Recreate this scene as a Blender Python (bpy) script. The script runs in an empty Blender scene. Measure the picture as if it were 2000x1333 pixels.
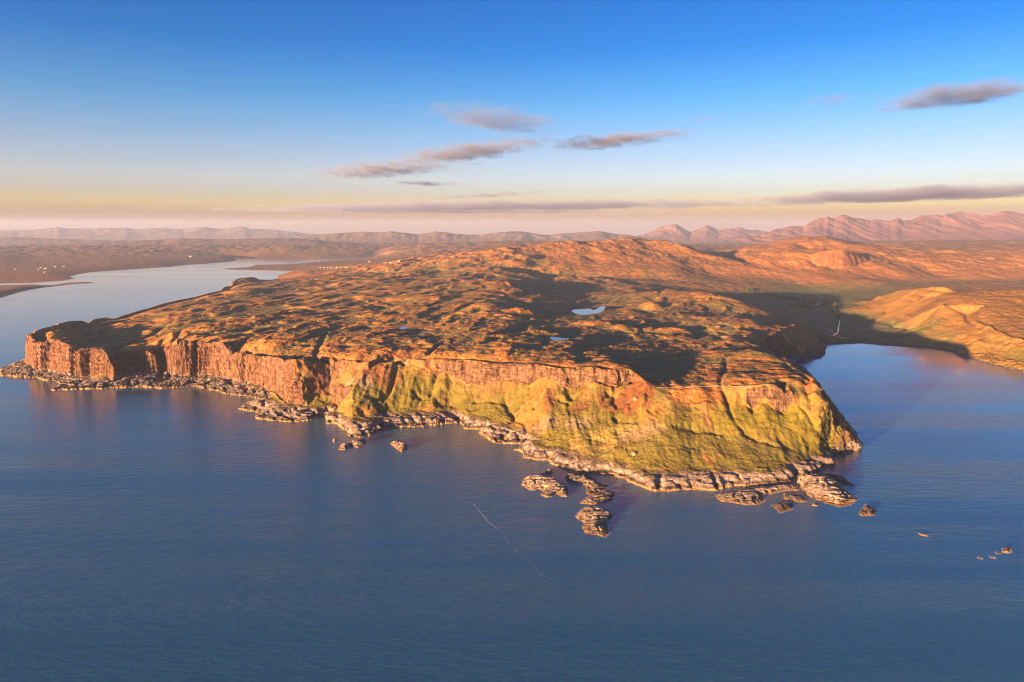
import bpy, math, random
import numpy as np
from mathutils import Vector, Matrix
from mathutils.geometry import delaunay_2d_cdt

random.seed(7)
RNG = np.random.default_rng(7)
scene = bpy.context.scene
C = scene.collection

# ------------------------------------------------------------------ camera
CAM_H = 400.0
FPX = 1333.0                       # focal length in photo pixels (photo 2000 x 1333)
CXP, CYP = 1000.0, 666.5
HORIZON_V = 448.0
PITCH = math.atan((CYP - HORIZON_V) / FPX)
cam_d = bpy.data.cameras.new('camera')
cam = bpy.data.objects.new('camera', cam_d)
C.objects.link(cam)
cam.location = (0, 0, CAM_H)
cam.rotation_euler = (math.pi / 2 - PITCH, 0, 0)
cam_d.sensor_width = 36.0
cam_d.lens = 36.0 * FPX / 2000.0
cam_d.clip_start = 1.0
cam_d.clip_end = 200000.0
scene.camera = cam

# ------------------------------------------------------------------ sun, sky, exposure
SUN_AZ = math.radians(44)          # behind the camera, this far round to its left
SUN_EL = math.radians(4.2)
sun_dir = Vector((-math.sin(SUN_AZ) * math.cos(SUN_EL), -math.cos(SUN_AZ) * math.cos(SUN_EL), math.sin(SUN_EL)))
sd = bpy.data.lights.new('sun', 'SUN')
sd.energy = 5.0
sd.angle = math.radians(0.6)
sd.color = (1.0, 0.52, 0.22)
sun = bpy.data.objects.new('sun', sd)
C.objects.link(sun)
sun.rotation_euler = (-sun_dir).to_track_quat('-Z', 'Y').to_euler()

world = bpy.data.worlds.new('World')
scene.world = world
world.use_nodes = True
wn = world.node_tree
wn.nodes.clear()
w_out = wn.nodes.new('ShaderNodeOutputWorld')
w_bg = wn.nodes.new('ShaderNodeBackground')
w_sky = wn.nodes.new('ShaderNodeTexSky')
w_sky.sky_type = 'NISHITA'
w_sky.sun_disc = False
w_sky.sun_elevation = SUN_EL
w_sky.sun_rotation = math.atan2(sun_dir.x, sun_dir.y)
w_sky.altitude = 0
w_sky.air_density = 0.85
w_sky.dust_density = 1.0
w_sky.ozone_density = 4.5
w_bg.inputs['Strength'].default_value = 0.103
w_hs = wn.nodes.new('ShaderNodeHueSaturation')
w_hs.inputs['Value'].default_value = 1.6867
w_hs.inputs['Saturation'].default_value = 1.0
wn.links.new(w_sky.outputs[0], w_hs.inputs['Color'])
# the sky deepens overhead and turns golden low down, as it does at sundown
w_tc = wn.nodes.new('ShaderNodeTexCoord')
w_sep = wn.nodes.new('ShaderNodeSeparateXYZ'); wn.links.new(w_tc.outputs['Generated'], w_sep.inputs[0])
w_ramp = wn.nodes.new('ShaderNodeValToRGB'); w_ramp.color_ramp.interpolation = 'LINEAR'
TINT = [(0.0, (0.2706, 0.0776, 0.0522)), (0.0058, (0.2706, 0.0776, 0.0522)), (0.0203, (0.5782, 0.2048, 0.0958)), (0.0347, (0.9519, 0.4369, 0.1911)), (0.049, (0.8978, 0.418, 0.2971)), (0.0703, (1.0, 0.4464, 0.3354)), (0.1052, (0.8396, 0.3909, 0.3151)), (0.1727, (0.3007, 0.3201, 0.3001)), (0.2363, (0.0318, 0.2196, 0.2847)), (0.2899, (0.0039, 0.1854, 0.264)), (0.5399, (0.0036, 0.1706, 0.2429)), (1.0, (0.0035, 0.1668, 0.2376))]
els = w_ramp.color_ramp.elements
els[0].position = TINT[0][0]; els[0].color = (*TINT[0][1], 1); els[1].position = TINT[-1][0]; els[1].color = (*TINT[-1][1], 1)
for p_, c_ in TINT[1:-1]:
    e_ = els.new(p_); e_.color = (*c_, 1)
wn.links.new(w_sep.outputs['Z'], w_ramp.inputs[0])
w_mul = wn.nodes.new('ShaderNodeMix'); w_mul.data_type = 'RGBA'; w_mul.blend_type = 'MULTIPLY'; w_mul.inputs[0].default_value = 1.0
wn.links.new(w_hs.outputs[0], w_mul.inputs[6]); wn.links.new(w_ramp.outputs[0], w_mul.inputs[7])
wn.links.new(w_mul.outputs[2], w_bg.inputs['Color'])
wn.links.new(w_bg.outputs[0], w_out.inputs['Surface'])

scene.view_settings.view_transform = 'Standard'
scene.view_settings.look = 'None'
scene.view_settings.exposure = 2.85
scene.view_settings.gamma = 1.0
scene.view_settings.use_curve_mapping = False
scene.cycles.max_bounces = 5
scene.cycles.diffuse_bounces = 2
scene.cycles.glossy_bounces = 2
scene.cycles.transparent_max_bounces = 12
scene.cycles.volume_bounces = 0
scene.cycles.use_denoising = True
scene.cycles.use_adaptive_sampling = False
scene.cycles.filter_width = 1.1

# ------------------------------------------------------------------ projection helper
SP, CP = math.sin(PITCH), math.cos(PITCH)
def at(u, v, z=0.0):
    """the place (x, y) of the point of height z that the photograph shows at (u, v)"""
    yu = (CYP - v) / FPX
    dx = (u - CXP) / FPX
    dy = CP + yu * SP
    dz = -SP + yu * CP
    t = (z - CAM_H) / dz
    return (dx * t, dy * t)
def at3(u, v, z=0.0):
    x, y = at(u, v, z)
    return (x, y, z)
def height_at_dist(u, v, y):
    """height of the point shown at (u, v) when it stands y metres ahead"""
    yu = (CYP - v) / FPX
    return CAM_H + (-SP + yu * CP) / (CP + yu * SP) * y
def far(u, v, y):
    yu = (CYP - v) / FPX
    k = y / (CP + yu * SP)
    return ((u - CXP) / FPX * k, y, CAM_H + (-SP + yu * CP) * k)

# ------------------------------------------------------------------ noise
_perm = np.arange(256); np.random.default_rng(11).shuffle(_perm)
_perm = np.concatenate([_perm, _perm, _perm])
_ga = np.random.default_rng(12).uniform(0, 2 * np.pi, 256)
_gx, _gy = np.cos(_ga), np.sin(_ga)
_gx = _gx.astype(np.float32); _gy = _gy.astype(np.float32); _perm = _perm.astype(np.int32)
def perlin(x, y):
    x = np.asarray(x, np.float32); y = np.asarray(y, np.float32)
    fx0 = np.floor(x); fy0 = np.floor(y)
    xf = x - fx0; yf = y - fy0
    xi = fx0.astype(np.int32) & 255; yi = fy0.astype(np.int32) & 255
    u = xf * xf * xf * (xf * (xf * 6 - 15) + 10)
    v = yf * yf * yf * (yf * (yf * 6 - 15) + 10)
    p0 = _perm[xi]; p1 = _perm[xi + 1]
    h = _perm[p0 + yi]; n00 = _gx[h] * xf + _gy[h] * yf
    h = _perm[p1 + yi]; n10 = _gx[h] * (xf - 1) + _gy[h] * yf
    h = _perm[p0 + yi + 1]; n01 = _gx[h] * xf + _gy[h] * (yf - 1)
    h = _perm[p1 + yi + 1]; n11 = _gx[h] * (xf - 1) + _gy[h] * (yf - 1)
    a = n00 + u * (n10 - n00); b = n01 + u * (n11 - n01)
    return (a + v * (b - a)) * np.float32(1.5)
def on(mask, f):
    """evaluate a field only where the mask is set"""
    o = np.zeros(mask.shape, np.float32)
    o[mask] = f(XX[mask], YY[mask])
    return o
def fbm(x, y, octv=4, gain=0.5, lac=2.03):
    s = 0; a = 1; t = 0
    for i in range(octv):
        s = s + a * perlin(x + 17.3 * i, y - 9.1 * i); t += a
        x = x * lac; y = y * lac; a *= gain
    return s / t
def ridged(x, y, octv=4, gain=0.5, lac=2.03):
    s = 0; a = 1; t = 0
    for i in range(octv):
        s = s + a * (1 - 2 * np.abs(perlin(x + 13.7 * i, y + 5.9 * i))); t += a
        x = x * lac; y = y * lac; a *= gain
    return s / t
def sstep(a, b, x):
    t = np.clip((x - a) / (b - a), 0, 1)
    return t * t * (3 - 2 * t)
def rot(x, y, ang):
    c, s = math.cos(ang), math.sin(ang)
    return c * x + s * y, -s * x + c * y

# ------------------------------------------------------------------ survey of the land: lines and spot heights
LINES = []      # lists of (x, y, z)
SPOTS = []
def line(pts):
    LINES.append([at3(*p) for p in pts])
def spots(pts):
    for p in pts: SPOTS.append(at3(*p))

coast_px = [(64,699),(50,704),(25,712),(3,721),(3,735),(37,737),(72,739),(85,742),(105,745),(118,751),(100,763),(80,776),(100,772),(112,770),
  (117,777),(124,781),(140,778),(170,766),(185,760),(200,760),(211,766),(235,757),(257,757),(280,756),(315,759),(350,757),
  (375,755),(400,760),(425,765),(450,772),(462,776),(482,775),(503,780),(488,788),(475,792),(466,799),(466,805),(482,806),(503,806),
  (488,811),(482,818),(497,818),(523,822),(550,824),(574,827),(595,824),(617,818),(635,812),(637,817),(638,828),(646,833),(660,830),
  (668,833),(676,845),(679,852),(694,858),(706,855),(716,853),(727,848),(749,843),(741,837),(760,837),(782,840),(807,835),
  (832,834),(857,829),(865,836),(880,834),(890,826),(896,824),(907,837),(920,844),(938,839),(936,850),(937,867),(967,874),
  (970,867),(1000,869),(1014,867),(1028,864),(1006,880),(1020,884),(1025,895),(1026,905),(1040,905),(1068,900),(1076,907),
  (1102,917),(1120,924),(1150,927),(1192,930),(1202,940),(1222,939),(1226,949),(1250,951),(1275,959),(1300,960),(1330,965),(1350,957),
  (1368,957),(1404,959),(1428,950),(1500,947),(1549,942),(1572,933),(1602,918),(1630,909),(1627,899),(1622,892),(1644,888),
  (1674,879),(1678,864),(1672,850),(1642,812),(1614,775),(1592,745),(1576,725),(1558,714),(1563,709),(1579,701),(1595,699),(1609,694),
  (1614,681),(1610,672),(1632,673),(1678,671),(1724,676),(1770,678),(1816,681),(1862,688),(1885,696),(1931,710),(1965,719),
  (2000,726),(2100,752),(2300,800)]
# back shore of the headland, hidden behind its skyline, out to the low points in the loch
sky_px = [(60,652,100),(74,645,99),(102,637,98),(133,629,96),(160,627,92),(172,632,82),(184,623,80),(210,620,79),(224,622,77),(245,615,79),(266,608,80),(291,602,82),(315,594,84),(350,586,86),(378,581,87),(406,573,88),(430,568,84),(436,561,82),(452,558,80),(456,550,82),(470,544,86),(494,543,88),(511,546,78),(535,548,70)]
# back shore of the headland, hidden behind its skyline, then the low points in the loch
back_w = [at(64,699,0)] + [(at(u, v, z)[0] - (70 if u > 90 else 110), at(u, v, z)[1] + (45 if u > 90 else 150)) for u, v, z in sky_px[2:-2]]
back_px = [(520,542),(541,545.5),
  (541,539),(560,535),(575,533),(610,533),(630,533.5),(610,529),(560,529),(500,528),(455,527.5),(428,525.5),(440,522),(466,519),(500,517.6),(540,517),(572,516.6),(600,513.5),
  (640,510),(690,507.5),(752,502.6),(735,502),(690,504),(650,507),(630,507.6),(615,505.3),(590,507),(560,507.8),(530,507.6),(500,506),(474,504.6),(470,502.8),
  (452,503),(462,508),(455,511),(430,512.5),(400,515.5),(360,517.5),(326,522),(322,524.5),(300,525.5),(265,525.5),(235,528),(175,532),(137,540),(146,545),
  (120,549),(60,553),(0,554),(-120,558),(-300,566)]
spit_px = [(-300,630),(-120,605),(0,582),(35,571),(60,565),(100,558),(150,555),(190,553.5),(221,551.5),(205,550),(170,551),(130,552.5),(60,556),(0,558),(-120,564),(-280,572)]
line([(u, v, 0) for u, v in coast_px])
LINES.append([(x, y, 0) for x, y in back_w] + [at3(u, v, 0) for u, v in back_px])
line([(u, v, 0) for u, v in spit_px])
line([(-300,600,14),(-120,583,16),(0,569,14),(60,560,12),(110,555,9),(150,553,5)])

# grass edge above the shore rocks
line([(565,790,14),(600,796,13),(622,798,12),(640,791,16),(662,791,16),(668,799,15),(655,806,14),(642,812,13),(662,811,13),(690,824,12),(703,842,7),(712,838,9),(716,828,12),
  (740,816,13),(762,810,12),(782,810,14),(807,803,17),(822,814,13),(846,806,15),(862,797,19),(878,793,20),(900,802,17),(925,813,16),(957,823,16),(978,826,16),
  (1005,824,20),(1024,832,20),(1038,848,17),(1050,862,16),(1075,876,16),(1100,880,17),(1125,890,17),(1167,900,16),(1200,903,16),(1226,916,15),(1255,921,15),
  (1317,917,17),(1368,911,18),(1410,914,17),(1455,911,18),(1500,917,17),(1526,917,15),(1541,905,17),(1562,890,19),(1602,882,18),(1600,868,20),(1635,857,21),(1666,853,18)])
# cliff of the left part: (top u, top v, foot u, foot v, foot height, run)
cl = [(60,653,64,716,10,16),(66,672,70,725,7,10),(85,670,86,727,7,10),(107,662,104,729,7,14),(122,667,120,733,7,12),(140,673,140,736,7,12),(148,680,150,737,7,14),
  (154,686,157,740,8,30),(161,678,164,741,8,14),(180,681,180,738,10,14),(200,683,202,742,9,12),(210,692,216,744,8,14),(218,697,226,745,7,40),(226,683,232,736,8,12),(245,687,248,732,8,8),
  (265,688,266,732,8,8),(287,687,288,733,8,8),(305,696,304,732,8,12),(316,702,316,729,8,40),(323,682,330,727,8,12),(345,677,348,735,8,10),(360,663,365,738,8,14),(387,665,390,735,9,14),
  (410,672,412,736,10,12),(425,668,428,738,10,14),(440,671,445,742,10,14),(456,690,460,746,10,14),(475,692,477,749,11,12),(490,695,494,753,12,12),(512,697,514,757,13,14),
  (532,698,535,764,15,16),(552,700,548,778,17,24),(575,703,565,787,16,34)]
top_l, foot_l = [], []
for tu, tv, fu, fv, fz, run in cl:
    fx, fy = at(fu, fv, fz)
    z = height_at_dist(tu, tv, fy + run)
    foot_l.append((fx, fy, fz)); top_l.append((at(tu, tv, z)[0], fy + run, z))
LINES.append([(at(u, v, z)[0] - 26, at(u, v, z)[1] + 14, 12) for u, v, z in sky_px[:10]][::-1] + [at3(55, 707, 9)] + foot_l)
# rim of the cliffs further right
rim = [(590,696,100),(612,692,104),(640,693,105),(650,700,102),(672,706,100),(687,708,103),(720,710,103),(748,700,106),(768,696,107),(776,706,101),(783,701,105),(825,706,104),(862,702,107),
  (887,706,107),(912,705,110),(950,709,110),(1000,712,112),(1050,716,115),(1100,722,119),(1145,721,121),(1200,725,122),(1232,721,124),(1246,731,122),(1257,742,119),(1264,752,113),(1275,757,108),(1300,757.5,106),
  (1350,756,107),(1410,755,110),(1440,757,111),(1464,757,113),(1480,753,117),(1500,750,120),(1527,752,120),(1540,748,118),(1552,744,121),(1584,744,122),(1593,752,117),(1598,770,104),(1612,791,88),(1644,833,46),(1666,853,18)]
LINES.append(top_l + [at3(*p) for p in rim])
# foot of the upper crags: (u, v, metres in front of the rim)
RIM_U = [p[0] for p in rim[:26]]; RIM_Y = [at(*p)[1] for p in rim[:26]]
def crag_foot(u, v, run):
    y = np.interp(u, RIM_U, RIM_Y) - run * 0.5
    return (far(u, v, y)[0], y, height_at_dist(u, v, y))
FOOT_W = [crag_foot(*p) for p in [(612,706,14),(650,714,10),(687,721,10),(720,723,10),(748,714,10),(772,714,8),(790,714,10),(825,719,10),(862,724,18),(887,736,26),(912,750,36),(930,752,38),(950,745,28),(978,744,24),(1000,743,20),(1022,752,26),(1050,742,18),(1080,746,20),(1100,756,24),
  (1115,764,28),(1125,752,20),(1150,752,18),(1200,755,16),(1230,750,14),(1252,748,8)]]
LINES.append(FOOT_W)
line([(1352,790,86),(1380,791,87),(1407,790,87),(1430,793,82),(1452,797,79),(1466,799,77),(1480,779,95),(1490,789,86),(1512,797,79),(1531,799,77),(1530,780,94),(1553,773,101),(1561,793,84),(1582,786,91),(1590,775,101),(1600,782,96)])
# benches half way down the slopes, set between the grass edge and the foot of the crags
SHELF_R = [(640,800,14),(690,824,12),(740,816,13),(800,805,16),(860,800,18),(925,813,16),(1000,826,18),(1050,862,16),(1125,890,17),(1225,914,15),(1320,917,17),(1410,914,17),(1500,915,17),(1560,890,19),(1635,857,21)]
FOOT_U = [640,687,775,825,862,912,950,1050,1110,1200,1257,1300,1350,1450,1530,1600]
FOOT_Y = [float(np.interp(u, RIM_U, RIM_Y)) - 12 for u in FOOT_U[:-4]] + [at(*p)[1] for p in [(1350,787,80),(1450,795,81),(1530,795,82),(1600,782,96)]]
def bench(pts, f):
    out = []
    for u, v in pts:
        ys = np.interp(u, [p[0] for p in SHELF_R], [at(*p)[1] for p in SHELF_R])
        yf = np.interp(u, FOOT_U, FOOT_Y)
        y = ys + f * (yf - ys)
        out.append((far(u, v, y)[0], y, height_at_dist(u, v, y)))
    LINES.append(out)
bench([(640,754),(690,762),(740,760),(790,762),(840,764),(875,770),(905,784),(930,790),(960,788),(1000,792),(1050,796),(1100,812),(1150,816),(1200,824),(1250,828),(1300,832),(1350,842),(1400,850),(1450,856),(1500,856),(1550,846),(1590,838),(1625,838)], 0.55)

# headland top
spots([(90,655,95),(118,650,97),(150,642,86),(150,660,80),(185,665,72),(190,640,74),(215,665,68),(250,668,72),(290,668,76),(310,680,70),(230,645,78),(260,630,84),(300,640,86),(330,655,90),(345,660,100),
  (400,655,108),(440,655,108),(470,670,100),(520,675,104),(520,655,110),(480,655,104),(420,630,108),(360,625,98),(480,620,110),(560,640,108),(300,612,88),(350,600,92),(400,590,96),
  (450,580,98),(500,570,96),(560,565,98),(600,610,110),(620,580,112),(700,590,120),(700,640,112),(640,665,107),(800,610,120),(800,660,112),(740,675,108),(900,650,116),(900,600,130),
  (850,630,118),(950,565,150),(985,548,160),(950,545,154),(880,545,138),(850,560,134),(760,555,126),(680,555,116),(640,550,108),(900,685,111),(1000,690,116),(1060,690,118),(1130,700,121),(1200,700,122),(1225,708,122),
  (960,620,132),(980,650,120),(985,605,132),(950,590,142),(1003,562,150),(940,640,124)])
# skyline of the headland seen against the loch
line(sky_px)
spots([(560,545,64),(600,538,74),(640,540,86),(700,535,98),(760,528,120),(820,518,150),(870,508,180),(900,504,196),(930,510,186),(900,520,166),(850,530,140),(960,520,176)])
# low hollow with the lochans, behind the lit ridge; falls away to the bay
spots([(1022,572,108),(1045,580,104),(1060,560,110),(1040,600,106),(1060,620,106),(1100,590,100),(1100,630,103),(1060,645,112),(1130,630,101),(1200,610,96),(1200,580,98),(1140,565,102),
  (1080,545,114),(1130,540,112),(1200,548,108),(1250,570,98),(1250,610,94),(1230,640,100),(1290,615,96),(1340,610,94),(1350,640,90),(1300,660,94),(1250,665,100),(1180,680,112),(1130,675,110),
  (1260,690,103),(1290,715,99),(1300,740,103),(1330,720,99),(1340,690,95),(1375,660,84),(1420,640,92),(1440,660,93),(1465,650,90),(1500,632,86),
  (1390,700,104),(1430,690,108),(1460,684,108),(1490,690,108),(1500,715,114),(1450,720,112),(1400,730,109),(1360,740,105),(1540,735,120),(1560,735,121)])
line([(1497,683,98),(1510,688,102),(1526,696,107),(1535,706,111),(1551,719,116),(1575,730,120),(1591,741,121)])
# lit ridge east of the lochan
line([(1275,570,122),(1310,566,136),(1350,566,140),(1390,572,134),(1430,582,114),(1470,598,98),(1510,612,83),(1530,622,70)])
# dark crag above the bay
line([(1486,662,86),(1500,655,88),(1525,643,90),(1545,636,89),(1556,634,86),(1568,640,74),(1580,655,48),(1600,668,13)])
line([(1492,676,66),(1504,690,36),(1524,699,10),(1560,700,7),(1585,694,6),(1604,684,5)])
# valley floor
spots([(1545,622,22),(1570,615,14),(1600,640,6),(1640,650,4),(1680,650,4),(1720,660,4),(1690,630,10),(1650,620,8),(1600,610,11),(1560,600,20),(1598,592,13),(1640,595,15),(1600,575,20),(1660,584,20),(1560,575,24),(1520,585,26),
  (1480,572,42),(1700,602,22),(1740,620,30),(1740,640,18),(1780,650,14),(1790,668,6),(1840,672,8),(1880,680,10),(1450,560,66),(1400,540,86),(1380,520,110),(1400,508,132),(1430,520,120)])
# right shore hill
line([(1700,586,76),(1718,576,100),(1760,567,130),(1795,563,150),(1832,561,166),(1886,563,166),(1949,563,168),(2000,561,172),(2120,560,176)])
LINES.append([(at(u, v, z)[0] + 60, at(u, v, z)[1] + 260, z * 0.5) for u, v, z in [(1718,576,100),(1760,567,130),(1795,563,150),(1832,561,166),(1886,563,166),(1949,563,168),(2000,561,172),(2120,560,176)]])
spots([(1740,592,80),(1790,588,112),(1780,610,74),(1840,595,122),(1820,630,64),(1860,640,56),(1850,660,28),(1900,670,36),(1930,690,14),(1970,702,12),(2000,708,14),(1930,595,130),(1980,588,138),(2050,640,82),(2100,700,40)])
line([(1890,616,90),(1902,626,87),(1920,634,82),(1940,643,77),(1962,652,71),(1985,660,66),(2010,668,62),(2060,680,58)])
line([(1890,625,78),(1902,636,72),(1920,646,66),(1940,656,60),(1962,664,56),(1985,673,50),(2010,684,44),(2060,700,36)])
# dark dip behind it and the moor beyond
spots([(1740,561,48),(1800,554,45),(1850,550,47),(1900,550,50),(1960,549,52),(2040,547,56),(1650,556,58),(1700,548,78),(1600,552,60),(1560,555,54),(1520,538,90),(1480,520,140),(1450,505,170),
  (1800,530,95),(1900,522,125),(2000,520,130),(1750,508,165),(1850,502,180),(1950,495,195),(2060,490,205)])
def fl(pts):
    LINES.append([far(*p) for p in pts])
def fs(pts):
    for p in pts: SPOTS.append(far(*p))
# flat-topped crag of the hill right of the glen
fl([(1560,496,5150),(1590,494,5080),(1605,492,5030),(1625,490,4960),(1645,491,4930),(1662,493,4960),(1678,497,5040),(1690,504,5150)])
fl([(1560,508,5030),(1585,515,4960),(1605,524,4860),(1625,528,4800),(1645,526,4800),(1665,521,4850),(1684,515,4930),(1700,512,5050)])
fl([(1418,503,5700),(1445,491,6000),(1511,476,6300),(1544,464.5,6450),(1586,461.5,6500),(1622,464.5,6500),(1655,471,6450),(1685,479,6350),(1730,487,6200)])
fs([(1500,500,5200),(1540,485,5700),(1600,476,5900),(1650,480,5800),(1600,540,4500),(1500,520,4900),(1640,540,4560),(1720,520,4900),(1720,500,5400),(1600,470,7200),(1500,485,7000),(1420,508,7000)])
fl([(1700,486,7300),(1760,475,7800),(1830,479,7600),(1900,477,7800),(1960,475,7900),(2040,473,8000)])
fs([(1800,487,6700),(1900,488,6700),(2000,486,6700),(1760,492,6500)])
# central hill
fl([(960,507,4700),(1000,491,5000),(1060,480,5300),(1120,473.5,5500),(1180,470,5600),(1240,469.5,5600),(1290,472.5,5550),(1330,477,5450),(1345,481,5400),(1365,491,5300),(1385,502,5150)])
fs([(1000,512,4550),(1060,520,4500),(1060,500,4900),(1140,495,5000),(1220,492,5050),(1300,492,5150),(1320,510,4900),(1200,515,4700),(1120,512,4700)])
fl([(1010,533,4330),(1060,535,4330),(1120,533,4380),(1200,530,4440),(1260,530,4440),(1320,525,4560)])
fl([(1010,545,4270),(1060,547,4270),(1120,546,4280),(1200,546,4280),(1260,545,4300),(1330,540,4360)])
fs([(1250,478,6600),(1100,485,6600),(1380,505,6200)])
# land beyond the loch
fs([(620,500,9600),(560,498,9900),(500,498,9900),(530,486,10600),(570,483,10600),(610,487,10600),(650,494,10200),(700,495,10200),(760,492,10000),(820,487,9400),(760,508,7600),(700,516,7000),(660,520,6600),(820,500,7400),
  (620,523,6500),(580,525,6300),(560,519.5,7100),(500,521.5,7300),(470,523,7350),(590,531,5750),(640,528,6000),(700,524,6200),(760,514,6300),(840,505,6500),(920,496,6800),(1000,492,7000),(880,482,9800),(960,478,9800),(1040,476,9800),(900,490,8200),(1040,486,8000),
  (660,475,12500),(720,472,12600),(760,476,12000),(700,462,14500),(630,463,14800),(763,458,14800),(815,462,14500),(850,457,14800),(885,460,14500),(940,458,14600),(1004,454,15000),(1060,460,14600),(1131,457,15000),(1166,455,15200),(1200,459,14800),
  (850,470,12500),(930,468,12500),(1010,466,12500),(1100,468,12500),(1180,468,12500),(1260,472,12000),(1340,476,11500),(1420,482,10500),(1400,490,8500),(1460,480,11000),(1560,474,11500),(1700,472,11500),(1850,472,11500),(2000,472,11500),(2200,470,11500),
  (1300,464,14500),(1500,464,14500),(1700,464,14500),(1900,464,14500),(2100,464,14500)])
spots([(400,507,30),(440,500,45),(350,503,45),(300,514,28),(200,522,22),(100,530,18),(100,540,7),(60,546,6),(0,549,5),(0,536,15),(-150,552,5),(-150,532,20),(0,517,35),(100,507,50),(200,502,60),(300,492,90),(250,512,40),(150,514,36),(420,492,70),(360,488,95),(440,505,25),
  (0,497,75),(60,488,98),(120,478,145),(190,474,165),(255,471.5,180),(360,467,205),(430,468,200),(510,466.5,208),(570,466,210),(620,470,190),(450,480,135),(380,480,135),(560,476,160),(-150,492,80),(-300,500,70),(500,490,80)])
# sea floor and the outer frame of the survey
for p in [(-6000,700,-60),(-1500,700,-60),(0,700,-60),(1500,700,-60),(6000,700,-60),(-2600,1500,-60),(-1600,1500,-40),(-800,1200,-40),(0,900,-40),(900,1000,-40),(1400,1400,-40),(1300,1700,-25),(1100,1900,-15),(1250,2150,-10),
          (-1800,2300,-40),(-1700,3000,-40),(-2000,3800,-40),(-2600,3400,-40),(-2100,5000,-40),(-3000,5000,-35),(-3500,5900,-25),(-2700,6400,-30),(-3200,7000,-30),(-2500,5800,-30),(-5000,3000,20),(-4200,4200,25),
          (-16000,2600,-40),(16000,1500,-40),(-16000,16500,150),(16000,16500,120),(-20000,9000,60),(20000,9000,200),(9000,5000,200),(6000,3000,60),(-9000,16500,150),(0,16500,150),(9000,16500,150),(-9000,9500,60)]:
    SPOTS.append(p)

def build_tin():
    vs, zs, es = [], [], []
    for ln in LINES:
        b = len(vs)
        for p in ln:
            vs.append(Vector((p[0], p[1]))); zs.append(p[2])
        es += [(b + i, b + i + 1) for i in range(len(ln) - 1)]
    for p in SPOTS:
        vs.append(Vector((p[0], p[1]))); zs.append(p[2])
    ov, oe, of, orv, ore, orf = delaunay_2d_cdt(vs, es, [], 0, 0.01)
    P = np.array([[v.x, v.y] for v in ov])
    V0 = np.array([[v.x, v.y] for v in vs]); Z0 = np.array(zs)
    E = np.array(es)
    A, B = V0[E[:, 0]], V0[E[:, 1]]
    ZZ = np.zeros(len(P))
    for i, o in enumerate(orv):
        if len(o):
            ZZ[i] = Z0[o[0]]
        else:                      # where two survey lines cross
            d = B - A
            t = np.clip(((P[i] - A) * d).sum(1) / (d * d).sum(1), 0, 1)
            q = A + d * t[:, None]
            k = np.argmin(((q - P[i]) ** 2).sum(1))
            ZZ[i] = Z0[E[k, 0]] * (1 - t[k]) + Z0[E[k, 1]] * t[k]
    T = np.array([f for f in of if len(f) == 3])
    return P, ZZ, T

# ------------------------------------------------------------------ sampling grid: columns by bearing, rows by distance
NA, NR = 1240, 1900
S0, S1 = -0.92, 0.92
Y0, Y1 = 880.0, 16200.0
sx = np.linspace(S0, S1, NA)
ly = np.concatenate([np.linspace(0, 1, NR)])
yy = np.exp(np.log(Y0) + ly * (np.log(Y1) - np.log(Y0)))
SS, YY = [q.astype(np.float32) for q in np.meshgrid(sx, yy, indexing='ij')]          # [column, row]
XX = SS * YY

wm = (YY < 2500) & (YY > 900)
WA = sstep(2500, 2200, YY)
XW = XX + WA * on(wm, lambda x, y: 7.0 * fbm(x / 48, y / 48, 2) + 3.2 * fbm(x / 13 + 40, y / 13, 2))
YW = YY + WA * on(wm, lambda x, y: 8.0 * fbm(x / 44 + 70, y / 60, 2) + 3.6 * fbm(x / 12 + 20, y / 14, 2))
def sample_tin(P, Z, T):
    H = np.full((NA, NR), -60.0)
    s = P[:, 0] / np.maximum(P[:, 1], 1)
    for a, b, c in T:
        ys = (P[a, 1], P[b, 1], P[c, 1]); ss = (s[a], s[b], s[c])
        i0 = max(0, int((min(ss) - S0) / (S1 - S0) * (NA - 1)) - 10); i1 = min(NA, int((max(ss) - S0) / (S1 - S0) * (NA - 1)) + 12)
        j0 = max(0, np.searchsorted(yy, min(ys)) - 9); j1 = min(NR, np.searchsorted(yy, max(ys)) + 9)
        if i0 >= i1 or j0 >= j1: continue
        x = XW[i0:i1, j0:j1]; y = YW[i0:i1, j0:j1]
        ax, ay = P[a]; bx, by = P[b]; cx, cy = P[c]
        det = (by - cy) * (ax - cx) + (cx - bx) * (ay - cy)
        if abs(det) < 1e-9: continue
        l1 = ((by - cy) * (x - cx) + (cx - bx) * (y - cy)) / det
        l2 = ((cy - ay) * (x - cx) + (ax - cx) * (y - cy)) / det
        l3 = 1 - l1 - l2
        m = (l1 >= -1e-6) & (l2 >= -1e-6) & (l3 >= -1e-6)
        if m.any():
            h = l1 * Z[a] + l2 * Z[b] + l3 * Z[c]
            H[i0:i1, j0:j1][m] = h[m]
    return H

def box(a, r, axis):
    if r < 1: return a
    pad = [(0, 0), (0, 0)]; pad[axis] = (r + 1, r)
    c = np.cumsum(np.pad(a, pad, mode='edge'), axis=axis)
    n = a.shape[axis]
    hi = np.take(c, np.arange(2 * r + 1, 2 * r + 1 + n), axis=axis)
    lo = np.take(c, np.arange(0, n), axis=axis)
    return (hi - lo) / (2 * r + 1)
def blur(a, rx, ry, n=2):
    for _ in range(n):
        a = box(box(a, rx, 0), ry, 1)
    return a

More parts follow.
